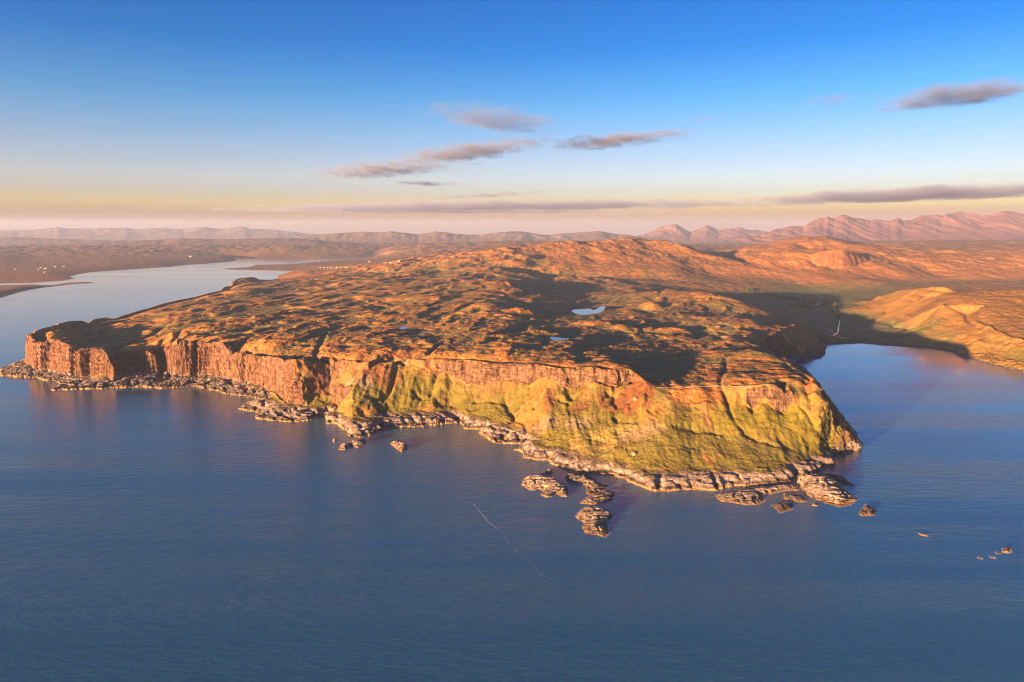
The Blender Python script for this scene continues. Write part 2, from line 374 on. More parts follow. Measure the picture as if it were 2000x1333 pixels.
def dist_poly(px, closed=False, pad=400.0, z=0.0, world=False, default=1e6):
    """distance of every grid point to a line given in photo points"""
    pts = np.array(px if world else [at(p[0], p[1], p[2] if len(p) > 2 else z) for p in px])
    D = np.full((NA, NR), default); TT = np.zeros((NA, NR))
    segs = list(zip(pts[:-1], pts[1:])) + ([(pts[-1], pts[0])] if closed else [])
    tot = len(segs)
    for k, (a, b) in enumerate(segs):
        x0, x1 = min(a[0], b[0]) - pad, max(a[0], b[0]) + pad
        y0, y1 = min(a[1], b[1]) - pad, max(a[1], b[1]) + pad
        j0, j1 = np.searchsorted(yy, y0), np.searchsorted(yy, y1)
        if j0 >= j1: continue
        ymn, ymx = yy[j0], yy[min(j1, NR - 1)]
        sl = min(x0 / ymn, x0 / ymx); sh = max(x1 / ymn, x1 / ymx)
        i0 = max(0, int((sl - S0) / (S1 - S0) * (NA - 1))); i1 = min(NA, int((sh - S0) / (S1 - S0) * (NA - 1)) + 2)
        if i0 >= i1: continue
        x = XX[i0:i1, j0:j1]; y = YY[i0:i1, j0:j1]
        d = b - a
        t = np.clip(((x - a[0]) * d[0] + (y - a[1]) * d[1]) / max(d @ d, 1e-9), 0, 1)
        dd = np.hypot(x - a[0] - t * d[0], y - a[1] - t * d[1])
        m = dd < D[i0:i1, j0:j1]
        D[i0:i1, j0:j1][m] = dd[m]; TT[i0:i1, j0:j1][m] = ((k + t) / tot)[m]
    return D, TT
def inside(px, z=0.0):
    pts = np.array([at(p[0], p[1], p[2] if len(p) > 2 else z) for p in px])
    m = np.zeros((NA, NR), bool)
    j0, j1 = np.searchsorted(yy, pts[:, 1].min()), np.searchsorted(yy, pts[:, 1].max()) + 1
    x = XX[:, j0:j1]; y = YY[:, j0:j1]; mm = np.zeros(x.shape, bool)
    n = len(pts)
    for k in range(n):
        a, b = pts[k], pts[(k + 1) % n]
        c = ((a[1] > y) != (b[1] > y)) & (x < (b[0] - a[0]) * (y - a[1]) / (b[1] - a[1] + 1e-12) + a[0])
        mm ^= c
    m[:, j0:j1] = mm
    return m

P, Z, T = build_tin()
H = sample_tin(P, Z, T)
gx_cell = YY * (S1 - S0) / (NA - 1)
gy_cell = np.gradient(yy)[None, :]
def grads(h):
    # true ground gradient from the (bearing, distance) grid
    dj = np.gradient(h, axis=1) / gy_cell
    di = np.gradient(h, axis=0) / gx_cell
    gy_ = dj - di * SS
    return di, gy_
hx, hy = grads(H)
slope0 = np.hypot(hx, hy)
steep = np.clip(blur(sstep(0.45, 0.8, slope0), 4, 5), 0, 1)
steep = sstep(0.08, 0.35, steep)
kf = sstep(3200, 4600, YY)
Hs = blur(H, 9, 12, 3) * (1 - kf) + blur(H, 4, 6, 2) * kf
near_shore = sstep(26, 6, H) * (YY < 2400)
keep = np.maximum(steep, near_shore)
LAND = H > 0.03
H1 = H * keep + Hs * (1 - keep)
H1 = np.where(LAND, np.maximum(H1, 0.4), np.minimum(H1, -0.4))
H = H1

D_coast, _ = dist_poly([(u, v) for u, v in coast_px], pad=300)
# rounded slabs along the shore
shelf = (H > 0) & (YY < 2200)
H = np.where(shelf & (H < 15), 15 * np.power(np.clip(H, 0, 15) / 15, 0.62), H)

land = sstep(0.3, 9, H)
plateau = 1 - steep
nearw = sstep(6500, 4500, YY)
# big rolling ground: long low swells lying along the dip
a1 = math.radians(62)              # direction of the grain of the lava ridges
inner = inside([(60,655),(107,664),(200,684),(300,690),(360,668),(450,690),(575,704),(700,712),(775,700),(860,706),(1000,716),(1250,735),(1300,745),(1380,725),(1450,700),(1480,660),(1500,620),(1420,575),(1300,555),(1000,525),(850,510),(700,525),(540,547),(470,546),(350,588),(200,622),(100,640)], z=105)
inner_s = blur(inner.astype(np.float32), 8, 10, 2)
quiet = np.clip(sum(np.exp(-(((XX - at(u, v, z)[0]) / rx_) ** 2 + ((YY - at(u, v, z)[1]) / ry_) ** 2)) for u, v, z, rx_, ry_ in
        [(1110,615,110,260,420),(1180,570,110,260,500),(1300,680,100,160,160),(1310,735,102,90,90),(1400,720,108,110,140),(1150,700,126,180,90),(1060,702,118,240,70),(1200,712,122,120,60)]), 0, 1)
rough = sstep(30, 70, H) * plateau
amp = inner_s * rough * (1 - 0.6 * quiet)
def grainf(x, y):
    rx, ry = rot(x, y, a1)
    w = 46 * fbm(x / 240, y / 240, 3)
    big = 20 * fbm(rx / 520 + w / 150, (ry + w) / 230, 3, 0.5) + 6 * (ridged(rx / 260 + 3.7, (ry + 1.3 * w) / 85, 2, 0.5) - 0.2)
    st_ = 6.5
    q = big / st_ + 0.35 * fbm(x / 60, y / 60, 2); f = q - np.floor(q)
    ter = (np.floor(q) + sstep(0.30, 0.62, f)) * st_
    patch = 0.45 + 0.9 * sstep(-0.25, 0.3, fbm(x / 300 + 8, y / 300, 2))
    return 0.5 * big + 0.55 * ter + patch * 3.6 * fbm(rx / 120, (ry + 0.7 * w) / 46, 3, 0.6)
H = H + amp * on(amp > 0.01, grainf)
# roughness growing with distance
hillamp = sstep(4200, 5200, YY) * sstep(25, 130, H) * plateau
far_low = 1 - 0.6 * sstep(10500, 13000, YY)
H = np.where(H > 0, np.maximum(H * far_low, 0.5), H)
H = H + hillamp * on(hillamp > 0.01, lambda x, y: 24 * ridged(x / 420, y / 600, 3) + 13 * fbm(x / 150, y / 200, 2) + 5 * ridged(x / 50, y / 70, 2))
mid = (1 - inner_s) * sstep(20, 60, H) * (1 - hillamp) * plateau
H = H + mid * on(mid > 0.01, lambda x, y: 5 * fbm(x / 160, y / 160, 3) + 3 * ridged(x / 70, y / 90, 3))
front = (1 - 0.55 * sstep(120, 260, XX)) * sstep(14, 30, H) * sstep(116, 100, H) * (1 - inner_s) * (YY < 1750) * (XX > -620)
H = H + front * on(front > 0.01, lambda x, y: 5.0 * (ridged(x / 58 + 0.35 * fbm(y / 90, x / 90, 2), y / 300, 2) - 0.2) + 1.7 * ridged(x / 13 + 0.3 * fbm(y / 40, x / 40, 2), y / 120, 2))
def benches(Hh, w, step, sc, sharp):
    m_ = w > 0.01
    q = np.zeros(Hh.shape, np.float32)
    q[m_] = Hh[m_] / step + 0.55 * fbm(XX[m_] / sc, YY[m_] / sc, 3)
    f = q - np.floor(q)
    return Hh + w * step * (np.floor(q) + sstep(0.5 - sharp, 0.5 + sharp, f) - q)
wr = sstep(850, 1150, XX) * sstep(1750, 1950, YY) * sstep(3500, 3200, YY) * sstep(18, 45, H)
pb = on(wr > 0.01, lambda x, y: sstep(-0.05, 0.35, fbm(x / 210 + 4, y / 210, 2)))
H = benches(H, 0.40 * wr * pb, 24.0, 200.0, 0.22)
wh = sstep(4250, 4600, YY) * sstep(7600, 6800, YY) * sstep(60, 110, H)
pb = on(wh > 0.01, lambda x, y: sstep(0.0, 0.4, fbm(x / 500 + 2, y / 700, 2)))
H = benches(H, 0.24 * wh * pb, 38.0, 420.0, 0.25)
fine = land * plateau * sstep(3400, 1700, YY)
H = H + fine * on(fine > 0.01, lambda x, y: 2.5 * fbm(x / 28, y / 28, 2) + 1.4 * ridged(x / 12 + 9, y / 12, 2) - 0.4)

# knolls that can be named on the photograph: (u, v, z, radius x, radius y, height)
for u, v, z, r1, r2, h in [(1272,600,103,34,70,15),(1165,632,108,62,45,14),(1215,640,105,40,40,8),(1300,642,100,75,50,15),(1340,650,96,40,40,7),(1090,608,112,60,55,8),(1022,616,116,50,50,10),(1050,650,114,45,40,7),
      (985,556,142,60,150,9),(1440,694,106,70,90,7),(1495,700,112,50,40,6),(1420,740,109,60,40,5),(1305,728,101,22,34,6),(1175,712,126,70,40,6),(1075,702,126,70,35,5),(810,530,132,90,160,16),(940,600,130,80,80,6),(360,650,98,60,80,6),(118,655,88,28,70,6),(235,640,80,60,120,7),(275,665,76,40,60,7),(480,546,86,60,120,10)]:
    x0, y0 = at(u, v, z)
    q = ((XX - x0) / r1) ** 2 + ((YY - y0) / r2) ** 2
    H = H + h * np.exp(-q * q * 0.7 - q * 0.3)

# gullies and dykes cut into the cliffs and the moor: (points, half width, depth)
for px, w, dp in [
    ([(640,640,112),(615,690,108),(600,708,95),(585,725,72),(575,745,48),(566,765,28),(556,785,12)], 7, 9),
    ([(880,660,122),(835,685,120),(776,706,101),(768,735,80),(757,752,66),(740,765,56),(732,785,34),(745,803,20),(757,818,8)], 6, 9),
    ([(870,690,121),(850,700,116),(838,722,100),(826,742,78),(815,765,50)], 5, 6),
    ([(655,690,112),(664,715,94),(648,745,62)], 8, 7),
    ([(985,722,104),(994,745,92),(1003,775,66),(1008,800,42),(1000,826,18)], 6, 8),
    ([(1048,742,104),(1046,758,90),(1045,775,70)], 6, 8),
    ([(1122,730,118),(1121,748,100),(1118,765,84)], 6, 9),
    ([(1093,758,90),(1095,775,74),(1100,795,54),(1112,806,46)], 5, 5),
    ([(1192,745,108),(1190,757,98)], 6, 8), ([(1209,722,124),(1210,742,108)], 4, 7), ([(1232,728,120),(1236,742,112)], 4, 6),
    ([(1186,770,84),(1175,800,62),(1168,825,46)], 5, 3), ([(1205,772,84),(1192,805,58)], 4, 3),
    ([(1420,690,106),(1415,725,110),(1405,752,108),(1410,785,82),(1425,815,66),(1437,838,52),(1460,852,46),(1520,868,38)], 5, 4),
    ([(1527,742,118),(1529,765,108),(1524,782,94)], 8, 11), ([(1572,748,116),(1578,765,106),(1585,780,92)], 7, 7), ([(1470,790,84),(1468,802,76)], 6, 7),
    ([(880,785,38),(890,805,16),(896,822,2)], 6, 5), ([(945,818,20),(948,832,8)], 8, 8), ([(1000,838,16),(985,850,8),(972,866,1)], 8, 8),
    ([(712,830,10),(704,842,6),(716,852,1)], 5, 6), ([(1225,905,14),(1222,930,4),(1224,944,1)], 5, 5), ([(1192,905,14),(1196,930,3)], 5, 4), ([(1375,875,30),(1345,890,22),(1360,920,12)], 5, 2),
    ([(1540,905,16),(1552,925,6),(1560,938,1)], 6, 6),
    ([(210,640,76),(195,660,72),(175,672,72),(158,684,66),(156,705,45),(156,735,12)], 9, 9),
    ([(330,630,92),(290,655,82),(245,672,72),(222,690,62),(224,715,40),(226,742,10)], 12, 14),
    ([(360,640,96),(345,665,88),(330,680,82),(316,698,70),(312,715,48),(312,728,12)], 9, 10),
    ([(520,640,112),(480,665,100),(452,680,98),(444,690,88),(444,720,50),(446,740,12)], 8, 9),
    ([(480,688,90),(482,720,50),(484,748,14)], 6, 6), ([(405,690,90),(404,720,40)], 5, 4), ([(237,690,62),(238,715,30),(238,732,10)], 6, 7), ([(520,700,98),(519,735,50),(518,757,16)], 5, 5),
    ([(125,670,76),(130,700,45),(132,730,10)], 6, 4), ([(1210,560,108),(1180,600,104),(1165,606,104)], 8, 1)]:
    D, TT = dist_poly(px, pad=60)
    k = np.exp(-(D / w) ** 2)
    H = H - dp * k * sstep(0.0, 0.12, TT) * sstep(-0.5, 4, H)
# buttresses and ribs running down the steep ground
slopes_front = steep * sstep(3, 16, H) * (YY < 2300) * sstep(125, 100, H)
H = H + slopes_front * on(slopes_front > 0.01, lambda x, y: 4.5 * ridged(x / 46 + 0.25 * fbm(y / 60, x / 60, 2), y / 190, 3) - 1.0)
fs_ = steep * sstep(4200, 5000, YY)
H = H + fs_ * on(fs_ > 0.01, lambda x, y: 10 * ridged(x / 120, y / 400, 3))
# broken slabs near the water
sh = sstep(18, 8, H) * sstep(0.2, 2.0, H) * (YY < 2300)
H = H + sh * on(sh > 0.01, lambda x, y: 4.6 * ridged(x / 48 + y / 50, y / 19 - x / 60, 2) + 1.4 * fbm(x / 9, y / 9, 2) - 6.0 * sstep(0.55, 0.9, ridged(x / 44 + 5 + y / 80, y / 60, 2)))
H = np.where(LAND & (YY < 2400), np.maximum(H, 0.5), H)
H = np.where(~LAND, np.minimum(H, -0.6), H)
# green cone under the left cliff and the boulder apron
x0, y0 = at(196, 745, 6)
q = np.hypot((XX - x0) / 46, (YY - (y0 + 26)) / 60)
H = np.where((YY < 2200) & (q < 1), np.maximum(H, 40 * (1 - q)), H)

# lochans: flat floors
LOCHANS = [
  ('lochan', [(1115,608),(1122,605),(1140,604),(1152,603),(1158,606),(1164,605),(1170,600),(1178,597.5),(1182,599),(1180,606),(1172,611),(1160,613),(1148,615),(1135,616),(1124,613)], 98.0),
  ('lochan', [(1073,659),(1078,658),(1090,659),(1100,661),(1113,661),(1108,664),(1096,666),(1084,666),(1077,664)], 110.0),
  ('lochan', [(779,641),(785,638.5),(793,638.5),(796,641),(790,643.5),(782,643.5)], 114.0),
  ('lochan', [(633,560.5),(640,559.6),(645,560.3),(641,561.6),(634,561.6)], 112.0)]
for nm, px, z in LOCHANS:
    D, _ = dist_poly(px, closed=True, pad=120, z=z)
    ins = inside(px, z=z)
    D = np.where(ins, 0, D)
    wgt = sstep(55, 8, D)
    H = H * (1 - wgt) + (z + 0.35 + 0.03 * D) * wgt
    H = np.where(ins, z - 1.5, H)
    # nothing between the camera and the water may hide it
    x0, y0 = at(px[0][0], px[0][1], z)

# ------------------------------------------------------------------ choose rows where the ground is steep or seen large
NROW = 1010
hx, hy = grads(H)
dzj = np.gradient(H, axis=1)
vproj = (CAM_H - H) / YY
dv = np.abs(np.gradient(vproj, axis=1)) * 900
arc = np.hypot(dzj, gy_cell) / YY * 420
dens = np.where(H > -1.5, dv + 0.45 * arc + 0.004, 0.004)
dens = dens * (1 - 0.72 * sstep(5200, 6500, YY))
dens = blur(dens, 14, 6, 2)
cum = np.cumsum(dens, axis=1); cum = (cum - cum[:, :1]) / (cum[:, -1:] - cum[:, :1])
tq = np.linspace(0, 1, NROW)
ROWF = np.empty((NA, NROW))
idx = np.arange(NR)
for i in range(NA):
    ROWF[i] = np.interp(tq, cum[i], idx)
def pick(a):
    j = np.clip(ROWF.astype(int), 0, NR - 2); f = ROWF - j
    i = np.arange(NA)[:, None]
    return a[i, j] * (1 - f) + a[i, j + 1] * f
GY = pick(np.broadcast_to(YY, (NA, NR)))
GX = sx[:, None] * GY
GZ = pick(H)
STEEP = pick(np.clip(np.hypot(*grads(blur(H, 2, 2, 1))), 0, 4))
b1, b2 = grads(blur(H, 5, 6, 2))
NX, NY = pick(b1), pick(b2)
nn = np.hypot(NX, NY) + 1e-6
NX, NY = NX / nn, NY / nn
INNER = pick(inner_s)
# rock columns and ledges: steep faces are pushed out and in sideways
st = sstep(1.2, 2.1, STEEP) * (GY < 2400) * sstep(0.5, 5, GZ)
colm = ridged(GX / 11 + 0.1 * GZ / 11, GY / 11, 3, 0.55)
ledge = np.sin(GZ / 2.4 + 2.5 * perlin(GX / 60, GY / 60)) + 0.6 * np.sin(GZ / 0.95 + 3 * perlin(GX / 30, GY / 30))
push = st * (3.4 * colm + 1.6 * ledge + 5.0 * ridged(GX / 42 + 3, GY / 42, 2))
GX = GX - NX * push; GY = GY - NY * push
far_st = sstep(0.5, 1.2, STEEP) * (GY > 4000)
push = far_st * 14 * ridged(GX / 45, GY / 200, 3)
GX = GX - NX * push; GY = GY - NY * push
GZ = np.maximum(GZ, -2.5)
GZ = GZ + np.where(GZ > 2, 0.5 * fbm(GX / 5.5, GY / 5.5, 2) * sstep(2200, 1300, GY), 0)

# ------------------------------------------------------------------ ground colours (albedo)
def mix(c, col, m):
    m = np.clip(m, 0, 1)[..., None]
    return c * (1 - m) + np.array(col) * m
n1 = fbm(GX / 90, GY / 90, 4); n2 = fbm(GX / 22 + 5, GY / 22, 3); n3 = fbm(GX / 260 + 9, GY / 400, 3)
rgx, rgy = rot(GX, GY, a1)
nst = fbm(rgx / 90, rgy / 16, 4)
col = np.zeros(GX.shape + (3,)) + np.array((0.33, 0.146, 0.038))
col = mix(col, (0.18, 0.076, 0.027), sstep(-0.05, 0.25, n1))                # heather
col = mix(col, (0.37, 0.22, 0.075), sstep(0.02, 0.4, nst) * 0.8)          # straw grass
col = mix(col, (0.16, 0.14, 0.046), sstep(0.0, 0.35, n3 + 0.5 * n2) * 0.8)
n4 = fbm(GX / 42 + 3, GY / 60 + 8, 4, 0.6)
col = mix(col, (0.125, 0.118, 0.038), sstep(0.0, 0.2, n4) * 0.82)            # rush and bracken patches
col = mix(col, (0.25, 0.115, 0.036), 0.7 * sstep(4200, 4700, GY))
low = sstep(110, 60, GZ) * (1 - INNER) * (GY < 2100) * (GX > -700)
col = mix(col, (0.125, 0.112, 0.022), low * sstep(-0.35, 0.1, n1 + 0.15))    # green slopes
valley = sstep(70, 25, GZ) * (GY > 2300) * (GY < 5000) * (GX > 300)
col = mix(col, (0.10, 0.135, 0.042), valley * 0.9)
midg = sstep(4000, 3300, GY) * (GX > 900) * (GY > 1800)
col = mix(col, (0.19, 0.115, 0.028), midg * sstep(-0.3, 0.3, n3) * 0.8 * sstep(140, 110, GZ))
col = mix(col, (0.20, 0.112, 0.030), 0.8 * sstep(28, 60, GZ) * (GX > 880) * sstep(4000, 3600, GY) * (GY > 1800))
farm = sstep(5500, 7000, GY)
col = mix(col, (0.13, 0.085, 0.05), farm * 0.7)
col = mix(col, (0.20, 0.15, 0.07), farm * sstep(0.1, 0.4, fbm(GX / 300, GY / 120, 3)) * 0.6)
REL = pick(H - blur(H, 10, 16, 2))
wet = INNER * sstep(1.0, -2.5, REL + 2.0 * n2)
col = mix(col, (0.165, 0.155, 0.060), wet * 0.75)                              # rushes and bog in the hollows
col = mix(col, (0.43, 0.195, 0.05), INNER * sstep(0.5, 4.5, REL + 2 * n2) * 0.6)   # bleached grass on the knolls
# patches: (u, v, z, radius x, radius y, colour, strength)
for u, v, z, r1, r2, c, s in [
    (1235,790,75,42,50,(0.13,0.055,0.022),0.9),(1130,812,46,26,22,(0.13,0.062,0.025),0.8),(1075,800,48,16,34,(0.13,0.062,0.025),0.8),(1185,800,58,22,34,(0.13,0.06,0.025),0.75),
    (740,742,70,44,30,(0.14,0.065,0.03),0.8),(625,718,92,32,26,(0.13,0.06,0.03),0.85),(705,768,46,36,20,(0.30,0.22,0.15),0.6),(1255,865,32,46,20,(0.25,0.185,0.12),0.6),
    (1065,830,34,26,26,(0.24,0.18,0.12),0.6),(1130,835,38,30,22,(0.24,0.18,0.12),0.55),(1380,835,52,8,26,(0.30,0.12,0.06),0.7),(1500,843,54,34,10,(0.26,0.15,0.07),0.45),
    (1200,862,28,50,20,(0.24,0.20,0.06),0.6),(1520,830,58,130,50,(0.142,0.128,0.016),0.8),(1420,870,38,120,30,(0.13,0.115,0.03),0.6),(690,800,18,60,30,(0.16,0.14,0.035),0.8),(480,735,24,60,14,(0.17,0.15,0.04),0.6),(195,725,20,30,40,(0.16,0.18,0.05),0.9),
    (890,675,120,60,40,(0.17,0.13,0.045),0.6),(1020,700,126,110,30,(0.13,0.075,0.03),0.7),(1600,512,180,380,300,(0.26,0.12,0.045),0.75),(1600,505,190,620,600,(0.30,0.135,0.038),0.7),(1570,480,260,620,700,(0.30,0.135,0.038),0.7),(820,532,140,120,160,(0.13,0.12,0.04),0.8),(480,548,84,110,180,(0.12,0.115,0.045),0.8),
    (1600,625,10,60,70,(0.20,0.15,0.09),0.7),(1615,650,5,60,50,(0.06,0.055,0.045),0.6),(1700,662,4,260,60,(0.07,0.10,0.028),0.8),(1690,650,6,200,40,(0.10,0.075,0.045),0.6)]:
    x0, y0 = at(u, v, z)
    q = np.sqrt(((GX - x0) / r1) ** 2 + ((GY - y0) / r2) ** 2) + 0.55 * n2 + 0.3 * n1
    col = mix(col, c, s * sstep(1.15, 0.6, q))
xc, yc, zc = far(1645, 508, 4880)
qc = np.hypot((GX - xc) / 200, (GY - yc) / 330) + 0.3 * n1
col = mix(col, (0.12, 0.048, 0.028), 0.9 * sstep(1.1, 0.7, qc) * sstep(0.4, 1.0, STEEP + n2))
# rock
rk = sstep(1.35, 2.0, STEEP + 0.6 * n2) * (GY < 2400)
shore = sstep(19, 11, GZ + 5 * n2 + 3 * n1) * (GY < 2300) * (GX < 900)
outc = INNER * sstep(0.55, 0.95, STEEP + 0.5 * n2) * 0.7
xq, yq = at(1620, 826, 62)
rk = rk * (1 - np.exp(-(((GX - xq) / 48) ** 2 + ((GY - yq) / 46) ** 2)))
rock_m = np.clip(np.maximum(np.maximum(rk, shore), outc), 0, 1)
rc = np.zeros_like(col) + np.array((0.145, 0.085, 0.056))
rc = mix(rc, (0.15, 0.085, 0.055), sstep(0.0, 0.4, fbm(GX / 14, GZ / 7 + GY / 40, 3)))
rc = mix(rc, (0.25, 0.165, 0.115), sstep(0.1, 0.45, fbm(GX / 9 + 7, GZ / 5, 3)) * 0.8)
rc = mix(rc, (0.27, 0.23, 0.20), shore * 0.8)
rc = mix(rc, (0.12, 0.115, 0.04), sstep(0.15, 0.45, fbm(GX / 40, GZ / 4 + 3, 3)) * (1 - shore) * sstep(1.7, 0.8, STEEP))
rc = mix(rc, (0.17, 0.085, 0.055), (GX < -250) * (1 - shore) * 0.45)
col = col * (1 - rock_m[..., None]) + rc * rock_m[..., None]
bould = sstep(9, 6, GZ) * (GX < -600) * (GY < 2300)
col = mix(col, (0.10, 0.085, 0.075), bould * 0.85)
tide = sstep(7.0, 4.8, GZ + 3.0 * n2) * (GY < 2300) * (GX < 900)
col = mix(col, (0.028, 0.026, 0.026), tide * 0.92)
kelp = sstep(2.7, 2.0, GZ + 0.6 * n2) * (GY < 2300) * (GX < 900)
col = mix(col, (0.34, 0.23, 0.11), kelp)
beach = sstep(3.2, 1.5, GZ) * (GX > 850) * (GY < 3200)
col = mix(col, (0.07, 0.06, 0.055), beach)
rockness = np.clip(rock_m + far_st * 0.5, 0, 1)

# ------------------------------------------------------------------ materials
def mat(name):
    m = bpy.data.materials.new(name); m.use_nodes = True
    nt = m.node_tree; nt.nodes.clear()
    out = nt.nodes.new('ShaderNodeOutputMaterial')
    return m, nt, out
def nd(nt, t, **kw):
    n = nt.nodes.new(t)
    for k, v in kw.items():
        if hasattr(n, k): setattr(n, k, v)
    return n
def principled(nt, out):
    b = nt.nodes.new('ShaderNodeBsdfPrincipled')
    nt.links.new(b.outputs[0], out.inputs['Surface'])
    return b
def math_node(nt, op, a, b=None, clamp=False):
    n = nt.nodes.new('ShaderNodeMath'); n.operation = op; n.use_clamp = clamp
    for k, q in enumerate((a, b)):
        if q is None: continue
        if hasattr(q, 'is_linked'): nt.links.new(q, n.inputs[k])
        else: n.inputs[k].default_value = q
    return n.outputs[0]
def noise_tex(nt, scale, detail=4, rough=0.55, vec=None):
    n = nt.nodes.new('ShaderNodeTexNoise')
    n.inputs['Scale'].default_value = scale; n.inputs['Detail'].default_value = detail; n.inputs['Roughness'].default_value = rough
    if vec is not None: nt.links.new(vec, n.inputs['Vector'])
    return n.outputs['Fac']

def ground_material():
    m, nt, out = mat('moor_and_rock')
    b = principled(nt, out)
    b.inputs['Roughness'].default_value = 0.9
    b.inputs['Specular IOR Level'].default_value = 0.15
    geo = nt.nodes.new('ShaderNodeNewGeometry')
    at_c = nd(nt, 'ShaderNodeAttribute', attribute_name='ground')
    at_r = nd(nt, 'ShaderNodeAttribute', attribute_name='rock')
    n1 = noise_tex(nt, 0.09, 6, 0.65, geo.outputs['Position'])
    n2 = noise_tex(nt, 0.45, 4, 0.6, geo.outputs['Position'])
    # fine mottling of the plant cover
    r = nt.nodes.new('ShaderNodeMapRange'); r.inputs[1].default_value = 0.3; r.inputs[2].default_value = 0.7; r.inputs[3].default_value = 0.62; r.inputs[4].default_value = 1.4
    s = math_node(nt, 'ADD', math_node(nt, 'MULTIPLY', n1, 0.6), math_node(nt, 'MULTIPLY', n2, 0.4))
    nt.links.new(s, r.inputs[0])
    mx = nt.nodes.new('ShaderNodeMix'); mx.data_type = 'RGBA'; mx.blend_type = 'MULTIPLY'; mx.inputs[0].default_value = 1.0
    vs_ = nt.nodes.new('ShaderNodeMapping'); vs_.inputs['Scale'].default_value = (0.11, 0.11, 0.028)
    nt.links.new(geo.outputs['Position'], vs_.inputs['Vector'])
    streak = noise_tex(nt, 1.0, 7, 0.7, vs_.outputs[0])
    hs_ = nt.nodes.new('ShaderNodeMapping'); hs_.inputs['Scale'].default_value = (0.02, 0.02, 0.13)
    nt.links.new(geo.outputs['Position'], hs_.inputs['Vector'])
    strata = noise_tex(nt, 1.0, 5, 0.65, hs_.outputs[0])
    rr = nt.nodes.new('ShaderNodeMapRange'); rr.inputs[1].default_value = 0.38; rr.inputs[2].default_value = 0.62; rr.inputs[3].default_value = 0.30; rr.inputs[4].default_value = 1.55
    nt.links.new(math_node(nt, 'ADD', math_node(nt, 'MULTIPLY', streak, 0.68), math_node(nt, 'MULTIPLY', strata, 0.32)), rr.inputs[0])
    mr = nt.nodes.new('ShaderNodeMix'); mr.data_type = 'FLOAT'
    nt.links.new(at_r.outputs['Fac'], mr.inputs[0]); mr.inputs[2].default_value = 1.0; nt.links.new(rr.outputs[0], mr.inputs[3])
    nt.links.new(at_c.outputs['Color'], mx.inputs[6]); nt.links.new(math_node(nt, 'MULTIPLY', r.outputs[0], mr.outputs[0]), mx.inputs[7])
    nt.links.new(mx.outputs[2], b.inputs['Base Color'])
    # relief: tussocks; cracks where there is rock
    vmap = nt.nodes.new('ShaderNodeMapping'); vmap.inputs['Scale'].default_value = (1, 1, 0.25)
    nt.links.new(geo.outputs['Position'], vmap.inputs['Vector'])
    rk = noise_tex(nt, 0.22, 6, 0.7, vmap.outputs[0])
    tus = noise_tex(nt, 0.42, 5, 0.7, geo.outputs['Position'])
    swell = noise_tex(nt, 0.02, 5, 0.6, geo.outputs['Position'])
    hgt = math_node(nt, 'ADD', math_node(nt, 'ADD', math_node(nt, 'MULTIPLY', tus, 1.5), math_node(nt, 'MULTIPLY', swell, 11.0)), math_node(nt, 'MULTIPLY', math_node(nt, 'MULTIPLY', rk, 6.0), at_r.outputs['Fac']))
    bp = nt.nodes.new('ShaderNodeBump'); bp.inputs['Strength'].default_value = 0.9; bp.inputs['Distance'].default_value = 1.0
    nt.links.new(hgt, bp.inputs['Height']); nt.links.new(bp.outputs[0], b.inputs['Normal'])
    return m
M_GROUND = ground_material()

